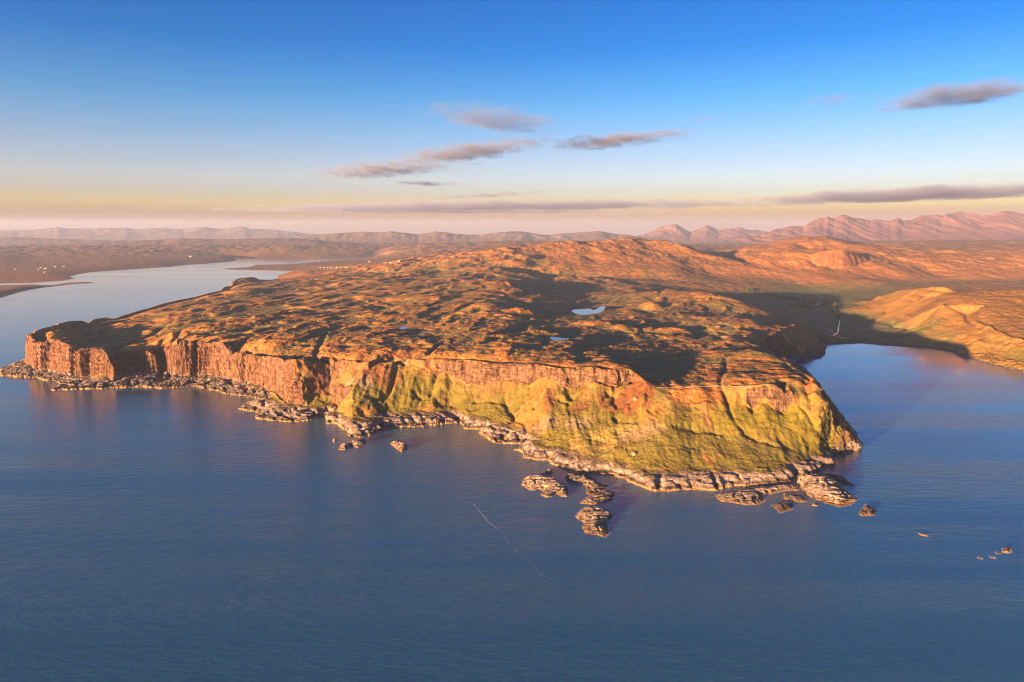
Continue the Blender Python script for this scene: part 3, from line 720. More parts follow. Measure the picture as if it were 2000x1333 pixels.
def water_material(name, deep=(0.024, 0.115, 0.165), scale=1.0, strength=1.0):
    m, nt, out = mat(name)
    b = principled(nt, out)
    b.inputs['Base Color'].default_value = (*deep, 1)
    b.inputs['Roughness'].default_value = 0.12
    b.inputs['IOR'].default_value = 1.7
    geo = nt.nodes.new('ShaderNodeNewGeometry')
    # paler blue over the bay: the low sky's reflection put into the colour
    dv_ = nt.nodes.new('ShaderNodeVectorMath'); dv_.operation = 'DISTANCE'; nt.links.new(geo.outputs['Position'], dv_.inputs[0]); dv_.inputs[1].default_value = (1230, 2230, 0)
    sheen_ = nt.nodes.new('ShaderNodeMapRange'); sheen_.interpolation_type = 'SMOOTHSTEP'; sheen_.inputs[1].default_value = 150; sheen_.inputs[2].default_value = 950; sheen_.inputs[3].default_value = 1; sheen_.inputs[4].default_value = 0
    nt.links.new(dv_.outputs['Value'], sheen_.inputs[0])
    mb_ = nt.nodes.new('ShaderNodeMix'); mb_.data_type = 'RGBA'; nt.links.new(sheen_.outputs[0], mb_.inputs[0]); mb_.inputs[6].default_value = (*deep, 1); mb_.inputs[7].default_value = (0.03, 0.17, 0.25, 1)
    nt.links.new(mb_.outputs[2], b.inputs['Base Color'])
    mp = nt.nodes.new('ShaderNodeMapping'); mp.inputs['Rotation'].default_value = (0, 0, math.radians(-18)); mp.inputs['Scale'].default_value = (0.35 * scale, 1.0 * scale, 1)
    nt.links.new(geo.outputs['Position'], mp.inputs['Vector'])
    w1 = noise_tex(nt, 0.10, 5, 0.62, mp.outputs[0])
    w2 = noise_tex(nt, 0.45, 3, 0.6, mp.outputs[0])
    mp2 = nt.nodes.new('ShaderNodeMapping'); mp2.inputs['Rotation'].default_value = (0, 0, math.radians(-24)); mp2.inputs['Scale'].default_value = (0.0006, 0.005, 1)
    nt.links.new(geo.outputs['Position'], mp2.inputs['Vector'])
    streak = noise_tex(nt, 1.0, 4, 0.6, mp2.outputs[0])
    r = nt.nodes.new('ShaderNodeMapRange'); r.inputs[1].default_value = 0.38; r.inputs[2].default_value = 0.62; r.inputs[3].default_value = 0.25; r.inputs[4].default_value = 1.3
    nt.links.new(streak, r.inputs[0])
    h = math_node(nt, 'ADD', math_node(nt, 'MULTIPLY', w1, 2.6 * strength), math_node(nt, 'MULTIPLY', w2, 0.7 * strength))
    bp = nt.nodes.new('ShaderNodeBump'); bp.inputs['Distance'].default_value = 1.0
    sp = nt.nodes.new('ShaderNodeSeparateXYZ'); nt.links.new(geo.outputs['Position'], sp.inputs[0])
    calm = nt.nodes.new('ShaderNodeMapRange'); calm.inputs[1].default_value = 1050; calm.inputs[2].default_value = 2100; calm.inputs[3].default_value = 0.46; calm.inputs[4].default_value = 0.14
    nt.links.new(sp.outputs['Y'], calm.inputs[0])       # the sound and the bay lie sheltered behind the headland
    nt.links.new(math_node(nt, 'MULTIPLY', r.outputs[0], calm.outputs[0]), bp.inputs['Strength'])
    rg = nt.nodes.new('ShaderNodeMapRange'); rg.inputs[1].default_value = 1050; rg.inputs[2].default_value = 2100; rg.inputs[3].default_value = 0.12; rg.inputs[4].default_value = 0.09
    nt.links.new(sp.outputs['Y'], rg.inputs[0]); nt.links.new(rg.outputs[0], b.inputs['Roughness'])
    nt.links.new(h, bp.inputs['Height']); nt.links.new(bp.outputs[0], b.inputs['Normal'])
    return m
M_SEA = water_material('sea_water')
M_LOCHAN = water_material('lochan_water', (0.02, 0.025, 0.03), 2.0, 0.03)

# ------------------------------------------------------------------ object helpers
def tag(o, label=None, cat=None, group=None, kind=None):
    if label: o['label'] = label
    if cat: o['category'] = cat
    if group: o['group'] = group
    if kind: o['kind'] = kind
    return o
def mesh_obj(name, verts, faces, material, parent=None, smooth=False):
    me = bpy.data.meshes.new(name)
    me.from_pydata([tuple(v) for v in verts], [], [tuple(f) for f in faces])
    me.materials.append(material)
    if smooth: me.polygons.foreach_set('use_smooth', np.ones(len(me.polygons), bool))
    me.update()
    o = bpy.data.objects.new(name, me); C.objects.link(o)
    if parent: o.parent = parent
    return o
def grid_mesh(name, V, Q, colr, rock, material, smooth=True):
    """V (n,3), Q (m,4) quads"""
    me = bpy.data.meshes.new(name)
    me.vertices.add(len(V)); me.vertices.foreach_set('co', V.astype(np.float32).ravel())
    me.loops.add(len(Q) * 4); me.loops.foreach_set('vertex_index', Q.astype(np.int32).ravel())
    me.polygons.add(len(Q)); me.polygons.foreach_set('loop_start', np.arange(0, len(Q) * 4, 4, dtype=np.int32))
    me.update(calc_edges=True)
    me.polygons.foreach_set('use_smooth', rock.ravel()[Q].mean(1) < 0.55)
    a = me.color_attributes.new('ground', 'FLOAT_COLOR', 'POINT')
    a.data.foreach_set('color', np.concatenate([colr, np.ones((len(V), 1))], 1).astype(np.float32).ravel())
    r = me.attributes.new('rock', 'FLOAT', 'POINT'); r.data.foreach_set('value', rock.astype(np.float32).ravel())
    me.materials.append(material)
    me.validate()
    o = bpy.data.objects.new(name, me); C.objects.link(o)
    return o
def sub_grid(name, keep_quad, kind='structure'):
    """cut the faces marked in keep_quad out of the survey grid as one object"""
    ii, jj = np.nonzero(keep_quad)
    ids = np.arange(NA * NROW).reshape(NA, NROW)
    q = np.stack([ids[ii, jj], ids[ii + 1, jj], ids[ii + 1, jj + 1], ids[ii, jj + 1]], 1)
    used, inv = np.unique(q, return_inverse=True)
    q = inv.reshape(q.shape)
    V = np.stack([GX.ravel()[used], GY.ravel()[used], GZ.ravel()[used]], 1)
    o = grid_mesh(name, V, q, col.reshape(-1, 3)[used], rockness.ravel()[used], M_GROUND)
    o['kind'] = kind
    return o

# ------------------------------------------------------------------ land
zq = np.maximum(np.maximum(GZ[:-1, :-1], GZ[1:, :-1]), np.maximum(GZ[:-1, 1:], GZ[1:, 1:]))
above = zq > -0.5
cy = 0.25 * (GY[:-1, :-1] + GY[1:, :-1] + GY[:-1, 1:] + GY[1:, 1:])
cxm = 0.25 * (GX[:-1, :-1] + GX[1:, :-1] + GX[:-1, 1:] + GX[1:, 1:])
far_m = cy > 5900
sub_grid('headland_terrain', above & ~far_m)
sub_grid('distant_moorland', above & far_m)
print('land quads', int(above.sum()))

# ------------------------------------------------------------------ sea
R_ = 45000.0
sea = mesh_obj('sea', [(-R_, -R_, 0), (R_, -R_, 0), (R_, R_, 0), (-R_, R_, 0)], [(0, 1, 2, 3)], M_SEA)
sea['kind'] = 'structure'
for nm, px, z in LOCHANS:
    o = mesh_obj(nm, [at3(u, v, z) for u, v in px], [tuple(range(len(px)))], M_LOCHAN)
    o['kind'] = 'structure'


# ------------------------------------------------------------------ finding the ground under a photo point
def ground_at(u, v):
    yu = (CYP - v) / FPX
    dy, dz = CP + yu * SP, -SP + yu * CP
    s_ = (u - CXP) / FPX / dy
    i = int(np.clip(round((s_ - S0) / (S1 - S0) * (NA - 1)), 0, NA - 1))
    ray = CAM_H + dz / dy * yy
    hit = np.nonzero((H[i] >= ray) | (ray < 0))[0]
    j = hit[0] if len(hit) else NR - 1
    return Vector((s_ * yy[j], yy[j], max(float(H[i, j]), 0.0)))
def height(x, y):
    i = int(np.clip(round((x / y - S0) / (S1 - S0) * (NA - 1)), 0, NA - 1)); j = int(np.clip(np.searchsorted(yy, y), 0, NR - 1))
    return float(H[i, j])

def simple_mat(name, c, rough=0.9, spec=0.2, var=0.25, scale=0.5):
    m, nt, out = mat(name)
    b = principled(nt, out)
    b.inputs['Roughness'].default_value = rough; b.inputs['Specular IOR Level'].default_value = spec
    geo = nt.nodes.new('ShaderNodeNewGeometry')
    n = noise_tex(nt, scale, 4, 0.6, geo.outputs['Position'])
    r = nt.nodes.new('ShaderNodeMapRange'); r.inputs[1].default_value = 0.3; r.inputs[2].default_value = 0.7; r.inputs[3].default_value = 1 - var; r.inputs[4].default_value = 1 + var
    nt.links.new(n, r.inputs[0])
    mx = nt.nodes.new('ShaderNodeMix'); mx.data_type = 'RGBA'; mx.blend_type = 'MULTIPLY'; mx.inputs[0].default_value = 1.0
    mx.inputs[6].default_value = (*c, 1); nt.links.new(r.outputs[0], mx.inputs[7])
    nt.links.new(mx.outputs[2], b.inputs['Base Color'])
    return m
M_WHITE = simple_mat('limewashed_wall', (0.48, 0.46, 0.43), var=0.06)
M_SLATE = simple_mat('slate_roof', (0.10, 0.10, 0.11), var=0.2)
M_GLASS = simple_mat('window_pane', (0.03, 0.035, 0.04), rough=0.15, spec=0.5, var=0.1)
M_STONE = simple_mat('field_stone', (0.25, 0.18, 0.125), var=0.35)
M_DYKE = simple_mat('wall_stone', (0.15, 0.11, 0.08), var=0.35)
M_LEAF = simple_mat('dark_leaves', (0.045, 0.065, 0.022), var=0.45, scale=0.2)
M_FOAM = simple_mat('sea_foam', (0.80, 0.82, 0.84), var=0.1)
M_TRACK = simple_mat('pale_track', (0.42, 0.36, 0.27), var=0.2)

# ------------------------------------------------------------------ rocks standing in the sea
FOAM = []
def sea_rock(outline, hmax, label, lean=(0.0, 0.0), step=1.3, foam=0.35, seed=0.0, wid=9.0, dark=0.0, group=None, rounded=1.0):
    pts = np.array([at(u, v, 0) for u, v in outline])
    c = pts.mean(0)
    lo, hi = pts.min(0) - 7, pts.max(0) + 7
    nx = int((hi[0] - lo[0]) / step) + 2; ny = int((hi[1] - lo[1]) / step) + 2
    X, Y = np.meshgrid(np.linspace(lo[0], hi[0], nx), np.linspace(lo[1], hi[1], ny), indexing='ij')
    Xw = X + 1.8 * fbm(X / 7 + seed, Y / 7, 3); Yw = Y + 2.6 * fbm(X / 7 + 31, Y / 7 + seed, 3)
    D = np.full(X.shape, 1e9); ins = np.zeros(X.shape, bool)
    n = len(pts)
    for k in range(n):
        a, b = pts[k], pts[(k + 1) % n]; d = b - a
        t = np.clip(((Xw - a[0]) * d[0] + (Yw - a[1]) * d[1]) / (d @ d), 0, 1)
        D = np.minimum(D, np.hypot(Xw - a[0] - t * d[0], Yw - a[1] - t * d[1]))
        ins ^= ((a[1] > Yw) != (b[1] > Yw)) & (Xw < (b[0] - a[0]) * (Yw - a[1]) / (b[1] - a[1] + 1e-12) + a[0])
    sd_ = np.where(ins, D, -D)
    zz = hmax * (1 - np.exp(-np.clip(sd_, 0, None) / wid)) * rounded + np.clip(sd_, None, 0) * 0.9
    zz = zz + np.where(ins, np.clip(sd_ / 6, 0, 1), 0) * (lean[0] * (X - c[0]) + lean[1] * (Y - c[1]))
    bed = ridged(X / 34 + Y / 24 + seed, Y / 8.5 - X / 22 + seed, 2) - 0.2
    crack = sstep(0.62, 0.9, ridged(X / 24 + seed * 3, Y / 20 + seed, 2))
    zz = zz + np.where(ins, np.clip(sd_ / 4, 0, 1), 0) * ((0.16 * hmax + 0.6) * bed + 0.5 * fbm(X / 5, Y / 5 + seed, 2) - 0.5 * hmax * crack)
    zz = np.where(ins, np.maximum(zz, 0.25), zz); zz = np.maximum(zz, -2.2)
    ids = np.arange(nx * ny).reshape(nx, ny)
    q = np.stack([ids[:-1, :-1], ids[1:, :-1], ids[1:, 1:], ids[:-1, 1:]], -1).reshape(-1, 4)
    zf = zz.ravel()
    q = q[zf[q].max(1) > -1.6]
    used, inv = np.unique(q, return_inverse=True); q = inv.reshape(q.shape)
    base = np.array([c[0], c[1], 0.0])
    V = np.stack([X.ravel(), Y.ravel(), zf], 1)[used] - base
    m1 = fbm(X / 6 + seed, Y / 6, 3).ravel()[used]; z_ = V[:, 2]
    cr = np.zeros((len(V), 3)) + np.array((0.33, 0.25, 0.19))
    cr = mix(cr, (0.25, 0.22, 0.19), sstep(-0.1, 0.3, m1))
    cr = mix(cr, (0.20, 0.18, 0.08), sstep(0.15, 0.4, fbm(X / 10 + 4, Y / 10 + seed, 2).ravel()[used]) * 0.5)
    cr = mix(cr, (0.035, 0.032, 0.03), np.maximum(sstep(2.9, 2.0, z_ + 1.6 * m1) * 0.8, dark * sstep(-0.3, 0.2, m1)))
    cr = mix(cr, (0.34, 0.22, 0.09), sstep(1.5, 1.0, z_ + 0.5 * m1) * (1 - 0.5 * dark))
    o = grid_mesh('sea_rock', V, q, cr, np.ones(len(V)), M_GROUND)
    o.location = base
    tag(o, label, 'rock', group)
    # surf along the edge
    for k in range(n):
        a, b = pts[k], pts[(k + 1) % n]
        L = np.hypot(*(b - a)); nrm = np.array([(b - a)[1], -(b - a)[0]]) / (L + 1e-6)
        if ((a + b) / 2 + nrm * 2 - c) @ ((a + b) / 2 + nrm * 2 - c) < ((a + b) / 2 - c) @ ((a + b) / 2 - c): nrm = -nrm
        w_ = foam * (2.0 if nrm[0] > 0.1 else 0.9)
        for _ in range(int(L * 1.2)):
            if random.random() < w_:
                t = random.random(); p = a + (b - a) * t + nrm * random.uniform(-0.3, 2.6) * random.random()
                FOAM.append((p[0], p[1], random.uniform(0.25, 1.0)))
    return o
sea_rock([(1019,947),(1024,935),(1036,931),(1050,932),(1060,928),(1077,934),(1091,940),(1106,948),(1110,958),(1108,971),(1096,970),(1086,966),(1078,970),(1067,973),(1055,967),(1061,961),(1053,956),(1042,958),(1036,959),(1026,953)], 7, 'broad craggy skerry with a notch in its near edge, west of the twin skerries', (0.03, 0.05), seed=1.0)
sea_rock([(1063,924),(1066,919),(1073,917.5),(1079,920),(1079,926),(1072,928),(1066,927)], 6, 'small dark knob of rock just behind the notched skerry', seed=2.0, dark=0.9, wid=4)
sea_rock([(1104,930),(1120,929),(1144,930),(1162,936),(1170,944),(1180,946),(1192,950),(1180,958),(1162,966),(1148,967),(1145,960),(1144,950),(1133,944),(1125,946),(1108,942),(1104,936)], 6, 'hook-shaped dark skerry close under the grassy shore', (-0.04, 0.03), seed=3.0, dark=0.5, wid=7)
sea_rock([(1144,974),(1156,967),(1174,961),(1192,958),(1202,965),(1199,972),(1197,978),(1180,983),(1170,985),(1152,986),(1132,983),(1136,978)], 4.5, 'low wedge of dark wet rock below the hook-shaped skerry', (-0.02, 0.02), seed=4.0, dark=0.6, wid=7)
sea_rock([(1130,1001),(1138,995),(1156,993),(1174,994),(1192,1001),(1198,1008),(1192,1016),(1186,1019),(1187,1027),(1190,1042),(1180,1050),(1162,1045),(1146,1044),(1142,1038),(1137,1030),(1142,1022),(1132,1016),(1124,1010)], 6, 'isolated skerry farthest out from the headland, nearest the viewer', (0.01, 0.06), seed=5.0, dark=0.25, foam=0.7)
sea_rock([(1552,942),(1567,934),(1592,934),(1618,937),(1643,949),(1660,965),(1676,976),(1659,988),(1640,991),(1609,982),(1575,968),(1563,954)], 11, 'large tilted pink slab of rock off the tip of the headland', (-0.02, 0.10), seed=6.0, wid=13, foam=0.2)
sea_rock([(1592,931),(1615,926),(1645,931),(1659,942),(1671,951),(1652,949),(1632,941),(1609,935)], 4, 'thin black reef behind the large tilted slab', seed=7.0, dark=0.95, wid=5)
sea_rock([(1396,968),(1422,963),(1445,958),(1482,953),(1524,949),(1552,949),(1563,959),(1550,959),(1533,959),(1509,965),(1489,968),(1494,978),(1479,987),(1456,987),(1436,983),(1424,982),(1407,980)], 4.5, 'long low tawny reef in front of the pale shore rocks', (-0.015, 0.05), seed=8.0, wid=8)
sea_rock([(1530,965),(1550,966),(1567,968),(1577,980),(1558,983),(1543,978),(1531,975)], 3.2, 'low tawny ledge between the long reef and the tilted slab', seed=9.0, wid=6)
sea_rock([(1506,987),(1530,982),(1550,982),(1547,995),(1524,1003),(1514,993)], 3.2, 'dark wave-washed ledge with white surf at its right edge', seed=10.0, dark=0.7, foam=0.9, wid=6)
sea_rock([(1585,986),(1591,984),(1598,986),(1597,989),(1588,989)], 2.4, 'small golden rock just below the tilted slab', seed=11.0, wid=3)
sea_rock([(1676,1005),(1684,995),(1690,987),(1695,984.5),(1701,991),(1711,997),(1708,1007),(1698,1008),(1686,1009)], 4, 'cluster of dark rock standing alone right of the tilted slab', seed=12.0, dark=0.6, wid=5, foam=0.5)
sea_rock([(1795,1043),(1802,1042),(1812,1045),(1814,1048),(1806,1048),(1798,1046)], 1.6, 'small brown wave-washed rock awash, left of the surf-ringed group', seed=13.0, wid=3, foam=3.0)
sea_rock([(1957,1076),(1960,1071.5),(1968,1071),(1975,1074),(1974,1079),(1966,1081),(1959,1080)], 3.5, 'rounded brown rock with surf, farthest right in the sea', seed=14.0, wid=4, foam=3.0)
for k, (u, v) in enumerate([(1914,1090),(1938,1089),(1949,1081)]):
    sea_rock([(u-5,v),(u-1,v-2.5),(u+4,v-1),(u+5,v+1.5),(u,v+2.5)], 1.0, ['leftmost of three tiny rocks awash beside the rounded brown rock','middle one of three tiny rocks awash beside the rounded brown rock','rightmost of three tiny rocks awash beside the rounded brown rock'][k], seed=15.0+k, wid=3, foam=4.0, group='rocks awash by the rounded rock')
sea_rock([(650,862),(652,859.5),(656,860),(657,863),(653,864.5)], 8, 'small cone-shaped stack standing alone in the left water', seed=18.0, wid=3, step=0.9)
sea_rock([(661,879.5),(665,870),(682,867),(686,863),(712,858),(716,861),(713,870),(700,875),(685,873),(674,879)], 6, 'pale grey skerry off the end of the long rock spur', seed=19.0, wid=6, foam=0.4)
sea_rock([(762,866),(770,864),(782,862),(797,870),(797,877),(785,884),(772,875)], 6, 'knobbly yellow-grey skerry right of the long rock spur', seed=20.0, wid=5, foam=0.5)

for (u0, v0), (u1, v1) in zip(coast_px[12:118], coast_px[13:119]):
    a, b = np.array(at(u0, v0, 0)), np.array(at(u1, v1, 0)); L = np.hypot(*(b - a))
    if random.random() < 0.45: continue
    for _ in range(int(L * 0.45)):
        p = a + (b - a) * random.random() + np.array([random.gauss(0, 4.0), -abs(random.gauss(1.0, 5.0))])
        FOAM.append((p[0], p[1], random.uniform(0.2, 0.8)))
# foam line drifting over the near water
trail = [(880,960),(885,966),(905,978),(925,985),(938,1000),(948,1012),(955,1022),(970,1032),(985,1046),(995,1062),(1010,1080),(1030,1092),(1040,1102),(1045,1112),(1060,1124),(1080,1134)]
tp = [at(u, v, 0) for u, v in trail]
for k in range(len(tp) - 1):
    a, b = np.array(tp[k]), np.array(tp[k + 1]); L = np.hypot(*(b - a))
    dn = 2.4 if 3 <= k <= 6 else 0.9
    for _ in range(int(L * dn)):
        p = a + (b - a) * random.random() + np.array([random.gauss(0, 0.7), random.gauss(0, 0.7)])
        FOAM.append((p[0], p[1], random.uniform(0.12, 0.42 if dn > 1 else 0.30)))
fv, ff = [], []
for x, y, r in FOAM:
    b = len(fv); n = 6; a0 = random.random() * 6
    el = random.uniform(0.4, 1.0); ro = random.random() * 3
    for k in range(n):
        t = a0 + 6.283 * k / n; rr = r * random.uniform(0.6, 1.2)
        px_, py_ = rr * math.cos(t) * 1.5, rr * math.sin(t) * el
        fv.append((x + px_ * math.cos(ro) - py_ * math.sin(ro), y + px_ * math.sin(ro) + py_ * math.cos(ro), 0.12 + 0.04 * random.random()))
    ff.append(tuple(range(b, b + n)))
tag(mesh_obj('sea_foam', fv, ff, M_FOAM), 'flecks of white foam round the rocks and in a drifting line', 'foam', kind='stuff')

# ------------------------------------------------------------------ boulders
def blob(r, sub=1, jag=0.25, sq=(1, 1, 0.75)):
    import bmesh
    bm = bmesh.new(); bmesh.ops.create_icosphere(bm, subdivisions=sub, radius=r)
    for v in bm.verts:
        k = 1 + random.uniform(-jag, jag); v.co = Vector((v.co.x * k * sq[0], v.co.y * k * sq[1], v.co.z * k * sq[2]))
    vs = [tuple(v.co) for v in bm.verts]; fs = [tuple(q.index for q in f.verts) for f in bm.faces]
    bm.free()
    return vs, fs
M_BOULD = simple_mat('beach_boulder', (0.13, 0.108, 0.09), var=0.5, scale=0.08)
protos = [blob(1, 1) for _ in range(6)]
bv, bf = [], []
def scatter(poly, n, rmin, rmax, sink=0.25):
    us = [p[0] for p in poly]; vs_ = [p[1] for p in poly]
    k = 0; tries = 0
    while k < n and tries < n * 30:
        tries += 1
        u, v = random.uniform(min(us), max(us)), random.uniform(min(vs_), max(vs_))
        c = False
        for i in range(len(poly)):
            (x1, y1), (x2, y2) = poly[i], poly[(i + 1) % len(poly)]
            if (y1 > v) != (y2 > v) and u < (x2 - x1) * (v - y1) / (y2 - y1) + x1: c = not c
        if not c: continue
        p = ground_at(u, v)
        r = rmin + (rmax - rmin) * random.random() ** 3
        vs, fs = random.choice(protos); b = len(bv); an = random.random() * 6.28; ca, sa = math.cos(an), math.sin(an)
        bv.extend((p.x + r * (q[0] * ca - q[1] * sa), p.y + r * (q[0] * sa + q[1] * ca), p.z + r * (q[2] + 0.75 - sink * 2)) for q in vs)
        bf.extend(tuple(b + i for i in f) for f in fs); k += 1
scatter([(0,722),(64,699),(70,725),(150,738),(160,752),(118,750),(70,740),(5,736)], 900, 0.9, 3.6)
scatter([(205,752),(240,732),(320,732),(400,738),(480,752),(535,768),(520,782),(470,778),(420,766),(350,758),(250,758)], 1500, 0.8, 3.2)
scatter([(780,812),(820,818),(858,805),(856,832),(800,838),(750,836)], 260, 0.6, 2.2)
scatter([(1560,700),(1600,668),(1614,680),(1606,698),(1575,702)], 260, 1.2, 4.0)
tag(mesh_obj('shore_boulders', bv, bf, M_BOULD), 'grey boulders heaped along the foot of the cliffs', 'boulders', kind='stuff')
bv, bf = [], []
scatter([(1040,805),(1110,800),(1110,850),(1050,850)], 160, 0.3, 0.9); scatter([(1210,850),(1290,850),(1300,885),(1220,885)], 220, 0.3, 0.9)
scatter([(670,755),(740,755),(740,785),(670,785)], 160, 0.3, 0.9); scatter([(1430,830),(1570,830),(1560,870),(1440,870)], 170, 0.3, 1.2)
tag(mesh_obj('scree_stones', bv, bf, M_STONE), 'pale loose stones strewn over the grassy slopes', 'stones', kind='stuff')
def boulder(u, v, r, label):
    vs, fs = blob(r, 2, 0.16, (1, 0.85, 0.9)); p = ground_at(u, v)
    o = mesh_obj('boulder', vs, fs, M_STONE); o.location = (p.x, p.y, p.z + r * 0.35); tag(o, label, 'boulder')
boulder(1238, 890, 4.2, 'pale boulder alone on the green shelf above the shore rocks')
boulder(1240, 782, 4.5, 'pale boulder standing out on the dark brown slope')

# ------------------------------------------------------------------ stone wall across the neck of the right crag
def ribbon_wall(px, w, h):
    P_ = []
    for (u0, v0), (u1, v1) in zip(px[:-1], px[1:]):
        n = max(2, int(abs(u1 - u0) / 2.5))
        P_ += [ground_at(u0 + (u1 - u0) * k / n, v0 + (v1 - v0) * k / n) for k in range(n)]
    ys = np.array([p.y for p in P_]); ysm = np.convolve(np.pad(ys, 4, mode='edge'), np.ones(9) / 9, 'valid')
    V, F = [], []
    for k, p in enumerate(P_):
        y = ysm[k]; x = p.x * y / p.y; z = height(x, y)
        hh = h * random.uniform(0.8, 1.15)
        V += [(x, y - w / 2, z - 1.5), (x, y - w * 0.35, z + hh), (x, y + w * 0.35, z + hh), (x, y + w / 2, z - 1.5)]
        if k:
            b = 4 * k
            F += [(b - 4 + i, b + i, b + i + 1, b - 3 + i) for i in range(3)]
    return V, F
V, F = ribbon_wall([(1285,759),(1340,757),(1410,755),(1464,758)], 1.7, 1.5)
o = mesh_obj('dry_stone_wall', V, F, M_DYKE); tag(o, 'long dry stone wall running along the rim of the saddle', 'wall')

# ------------------------------------------------------------------ valley: river, tracks, wood, houses
def ribbon(name, px, w, material, lift):
    P_ = [ground_at(u, v) for u, v in px]
    V, F = [], []
    for k, p in enumerate(P_):
        a, b = P_[max(0, k - 1)], P_[min(len(P_) - 1, k + 1)]
        d = (b - a); d.z = 0; d.normalize(); nrm = Vector((-d.y, d.x, 0))
        ww = w[k] if isinstance(w, list) else w
        for s_ in (-1, 1):
            q = p + nrm * s_ * ww / 2; V.append((q.x, q.y, max(p.z, 0) + lift))
        if k: F.append((2 * k - 2, 2 * k - 1, 2 * k + 1, 2 * k))
    o = mesh_obj(name, V, F, material); o['kind'] = 'structure'
ribbon('river', [(1640,622),(1640,630),(1638,640),(1637,648),(1634,653),(1627,656),(1632,658),(1640,659.5),(1656,662.5)], [1.5,2,3,4,8,8,8,7,4], M_LOCHAN, 1.2)
ribbon('track', [(1592,646),(1604,640),(1620,646),(1632,653)], 7, M_TRACK, 1.0)
ribbon('track', [(1593,648),(1606,651),(1622,656)], 8, M_TRACK, 1.0)
ribbon('track', [(1823,664),(1835,666.5),(1846,669.5),(1862,675),(1880,681)], 5, M_TRACK, 1.6)

wv, wf = [], []
def add_tree(p, h):
    r = h * 0.42
    b = len(wv)
    for k in range(4):
        t = k * 1.571; wv.append((p.x + 0.25 * math.cos(t), p.y + 0.25 * math.sin(t), p.z - 0.5)); wv.append((p.x + 0.15 * math.cos(t), p.y + 0.15 * math.sin(t), p.z + h * 0.5))
    for k in range(4): wf.append((b + 2 * k, b + (2 * k + 2) % 8, b + (2 * k + 3) % 8, b + 2 * k + 1))
    for k in range(46):
        a_, cz = random.random() * 6.283, random.uniform(-1, 1)
        q = (1 - cz * cz) ** 0.5; rr = r * random.uniform(0.55, 1.05)
        c = Vector((p.x + rr * q * math.cos(a_), p.y + rr * q * math.sin(a_), p.z + h * 0.58 + rr * cz * 1.0))
        e = Vector((random.gauss(0, 1), random.gauss(0, 1), random.gauss(0, 1))).normalized(); f_ = e.orthogonal().normalized(); g = e.cross(f_)
        sz = r * 0.4; b = len(wv)
        for s_ in ((-1, -0.6), (1, -0.7), (0.7, 0.9), (-0.8, 0.7)): wv.append(tuple(c + f_ * s_[0] * sz + g * s_[1] * sz))
        wf.append((b, b + 1, b + 2, b + 3))
for (u0, v0), (u1, v1), n, sp in [((1455,566),(1500,578),40,3),((1500,578),(1560,589),90,4),((1560,590),(1635,600),120,5),((1605,590),(1640,596),26,3),((1622,602),(1642,624),30,2.5),((1545,598),(1590,604),24,2)]:
    for k in range(n):
        t = random.random(); u, v = u0 + (u1 - u0) * t + random.gauss(0, 2), v0 + (v1 - v0) * t + random.gauss(0, sp * 0.5)
        if math.hypot(u - 1598, (v - 596) * 1.5) < 6: continue
        add_tree(ground_at(u, v), random.uniform(6, 12))
tag(mesh_obj('woodland', wv, wf, M_LEAF), 'dark green wood along the valley floor by the white farmhouse', 'wood', kind='stuff')

def house(u, v, L, W, Hh, rz, label, group=None, chim=2):
    p = ground_at(u, v)
    e = bpy.data.objects.new('house', None); C.objects.link(e); e.location = p; e.rotation_euler = (0, 0, rz)
    tag(e, label, 'house', group)
    l, w = L / 2, W / 2
    wall = mesh_obj('wall', [(-l,-w,-1.5),(l,-w,-1.5),(l,w,-1.5),(-l,w,-1.5),(-l,-w,Hh),(l,-w,Hh),(l,w,Hh),(-l,w,Hh),(-l,0,Hh+w*0.85),(l,0,Hh+w*0.85)],
        [(0,1,5,4),(1,2,6,9,5),(2,3,7,6),(3,0,4,8,7),(4,5,9,8),(6,7,8,9)], M_WHITE, e)
    o_ = 0.4; t = 0.25; rh = Hh + w * 0.85
    roof = mesh_obj('roof', [(-l-o_,-w-o_,Hh-0.3),(l+o_,-w-o_,Hh-0.3),(l+o_,0,rh+t),(-l-o_,0,rh+t),(-l-o_,w+o_,Hh-0.3),(l+o_,w+o_,Hh-0.3),
        (-l-o_,-w-o_,Hh-0.05),(l+o_,-w-o_,Hh-0.05),(l+o_,0,rh+2*t),(-l-o_,0,rh+2*t),(-l-o_,w+o_,Hh-0.05),(l+o_,w+o_,Hh-0.05)],
        [(0,1,2,3),(3,2,5,4),(6,9,8,7),(9,10,11,8),(0,6,7,1),(4,5,11,10),(0,3,9,6),(3,4,10,9),(1,7,8,2),(2,8,11,5)], M_SLATE, e)
    for s_ in ((-1, 1) if chim == 2 else (1,)):
        cx_ = s_ * (l - 0.6)
        mesh_obj('chimney', [(cx_+a*0.5, b*0.4, z) for z in (rh - 0.3, rh + 1.6) for a, b in ((-1,-1),(1,-1),(1,1),(-1,1))], [(0,3,2,1),(4,5,6,7),(0,1,5,4),(1,2,6,5),(2,3,7,6),(3,0,4,7)], M_WHITE, roof)
    nw = 3 if L > 11 else 2
    for k in range(nw):
        cx_ = (k - (nw - 1) / 2) * L / (nw + 0.6)
        if k == nw // 2 and nw == 3: nm, z0, z1, hw = 'door', 0, 2.1, 0.5
        else: nm, z0, z1, hw = 'window', 1.0, 2.3, 0.6
        mesh_obj(nm, [(cx_-hw,-w-0.03,z0),(cx_+hw,-w-0.03,z0),(cx_+hw,-w-0.03,z1),(cx_-hw,-w-0.03,z1),(cx_-hw,-w+0.1,z0),(cx_+hw,-w+0.1,z0),(cx_+hw,-w+0.1,z1),(cx_-hw,-w+0.1,z1)],
            [(0,1,2,3),(4,7,6,5),(0,4,5,1),(1,5,6,2),(2,6,7,3),(3,7,4,0)], M_GLASS, e)
    return e
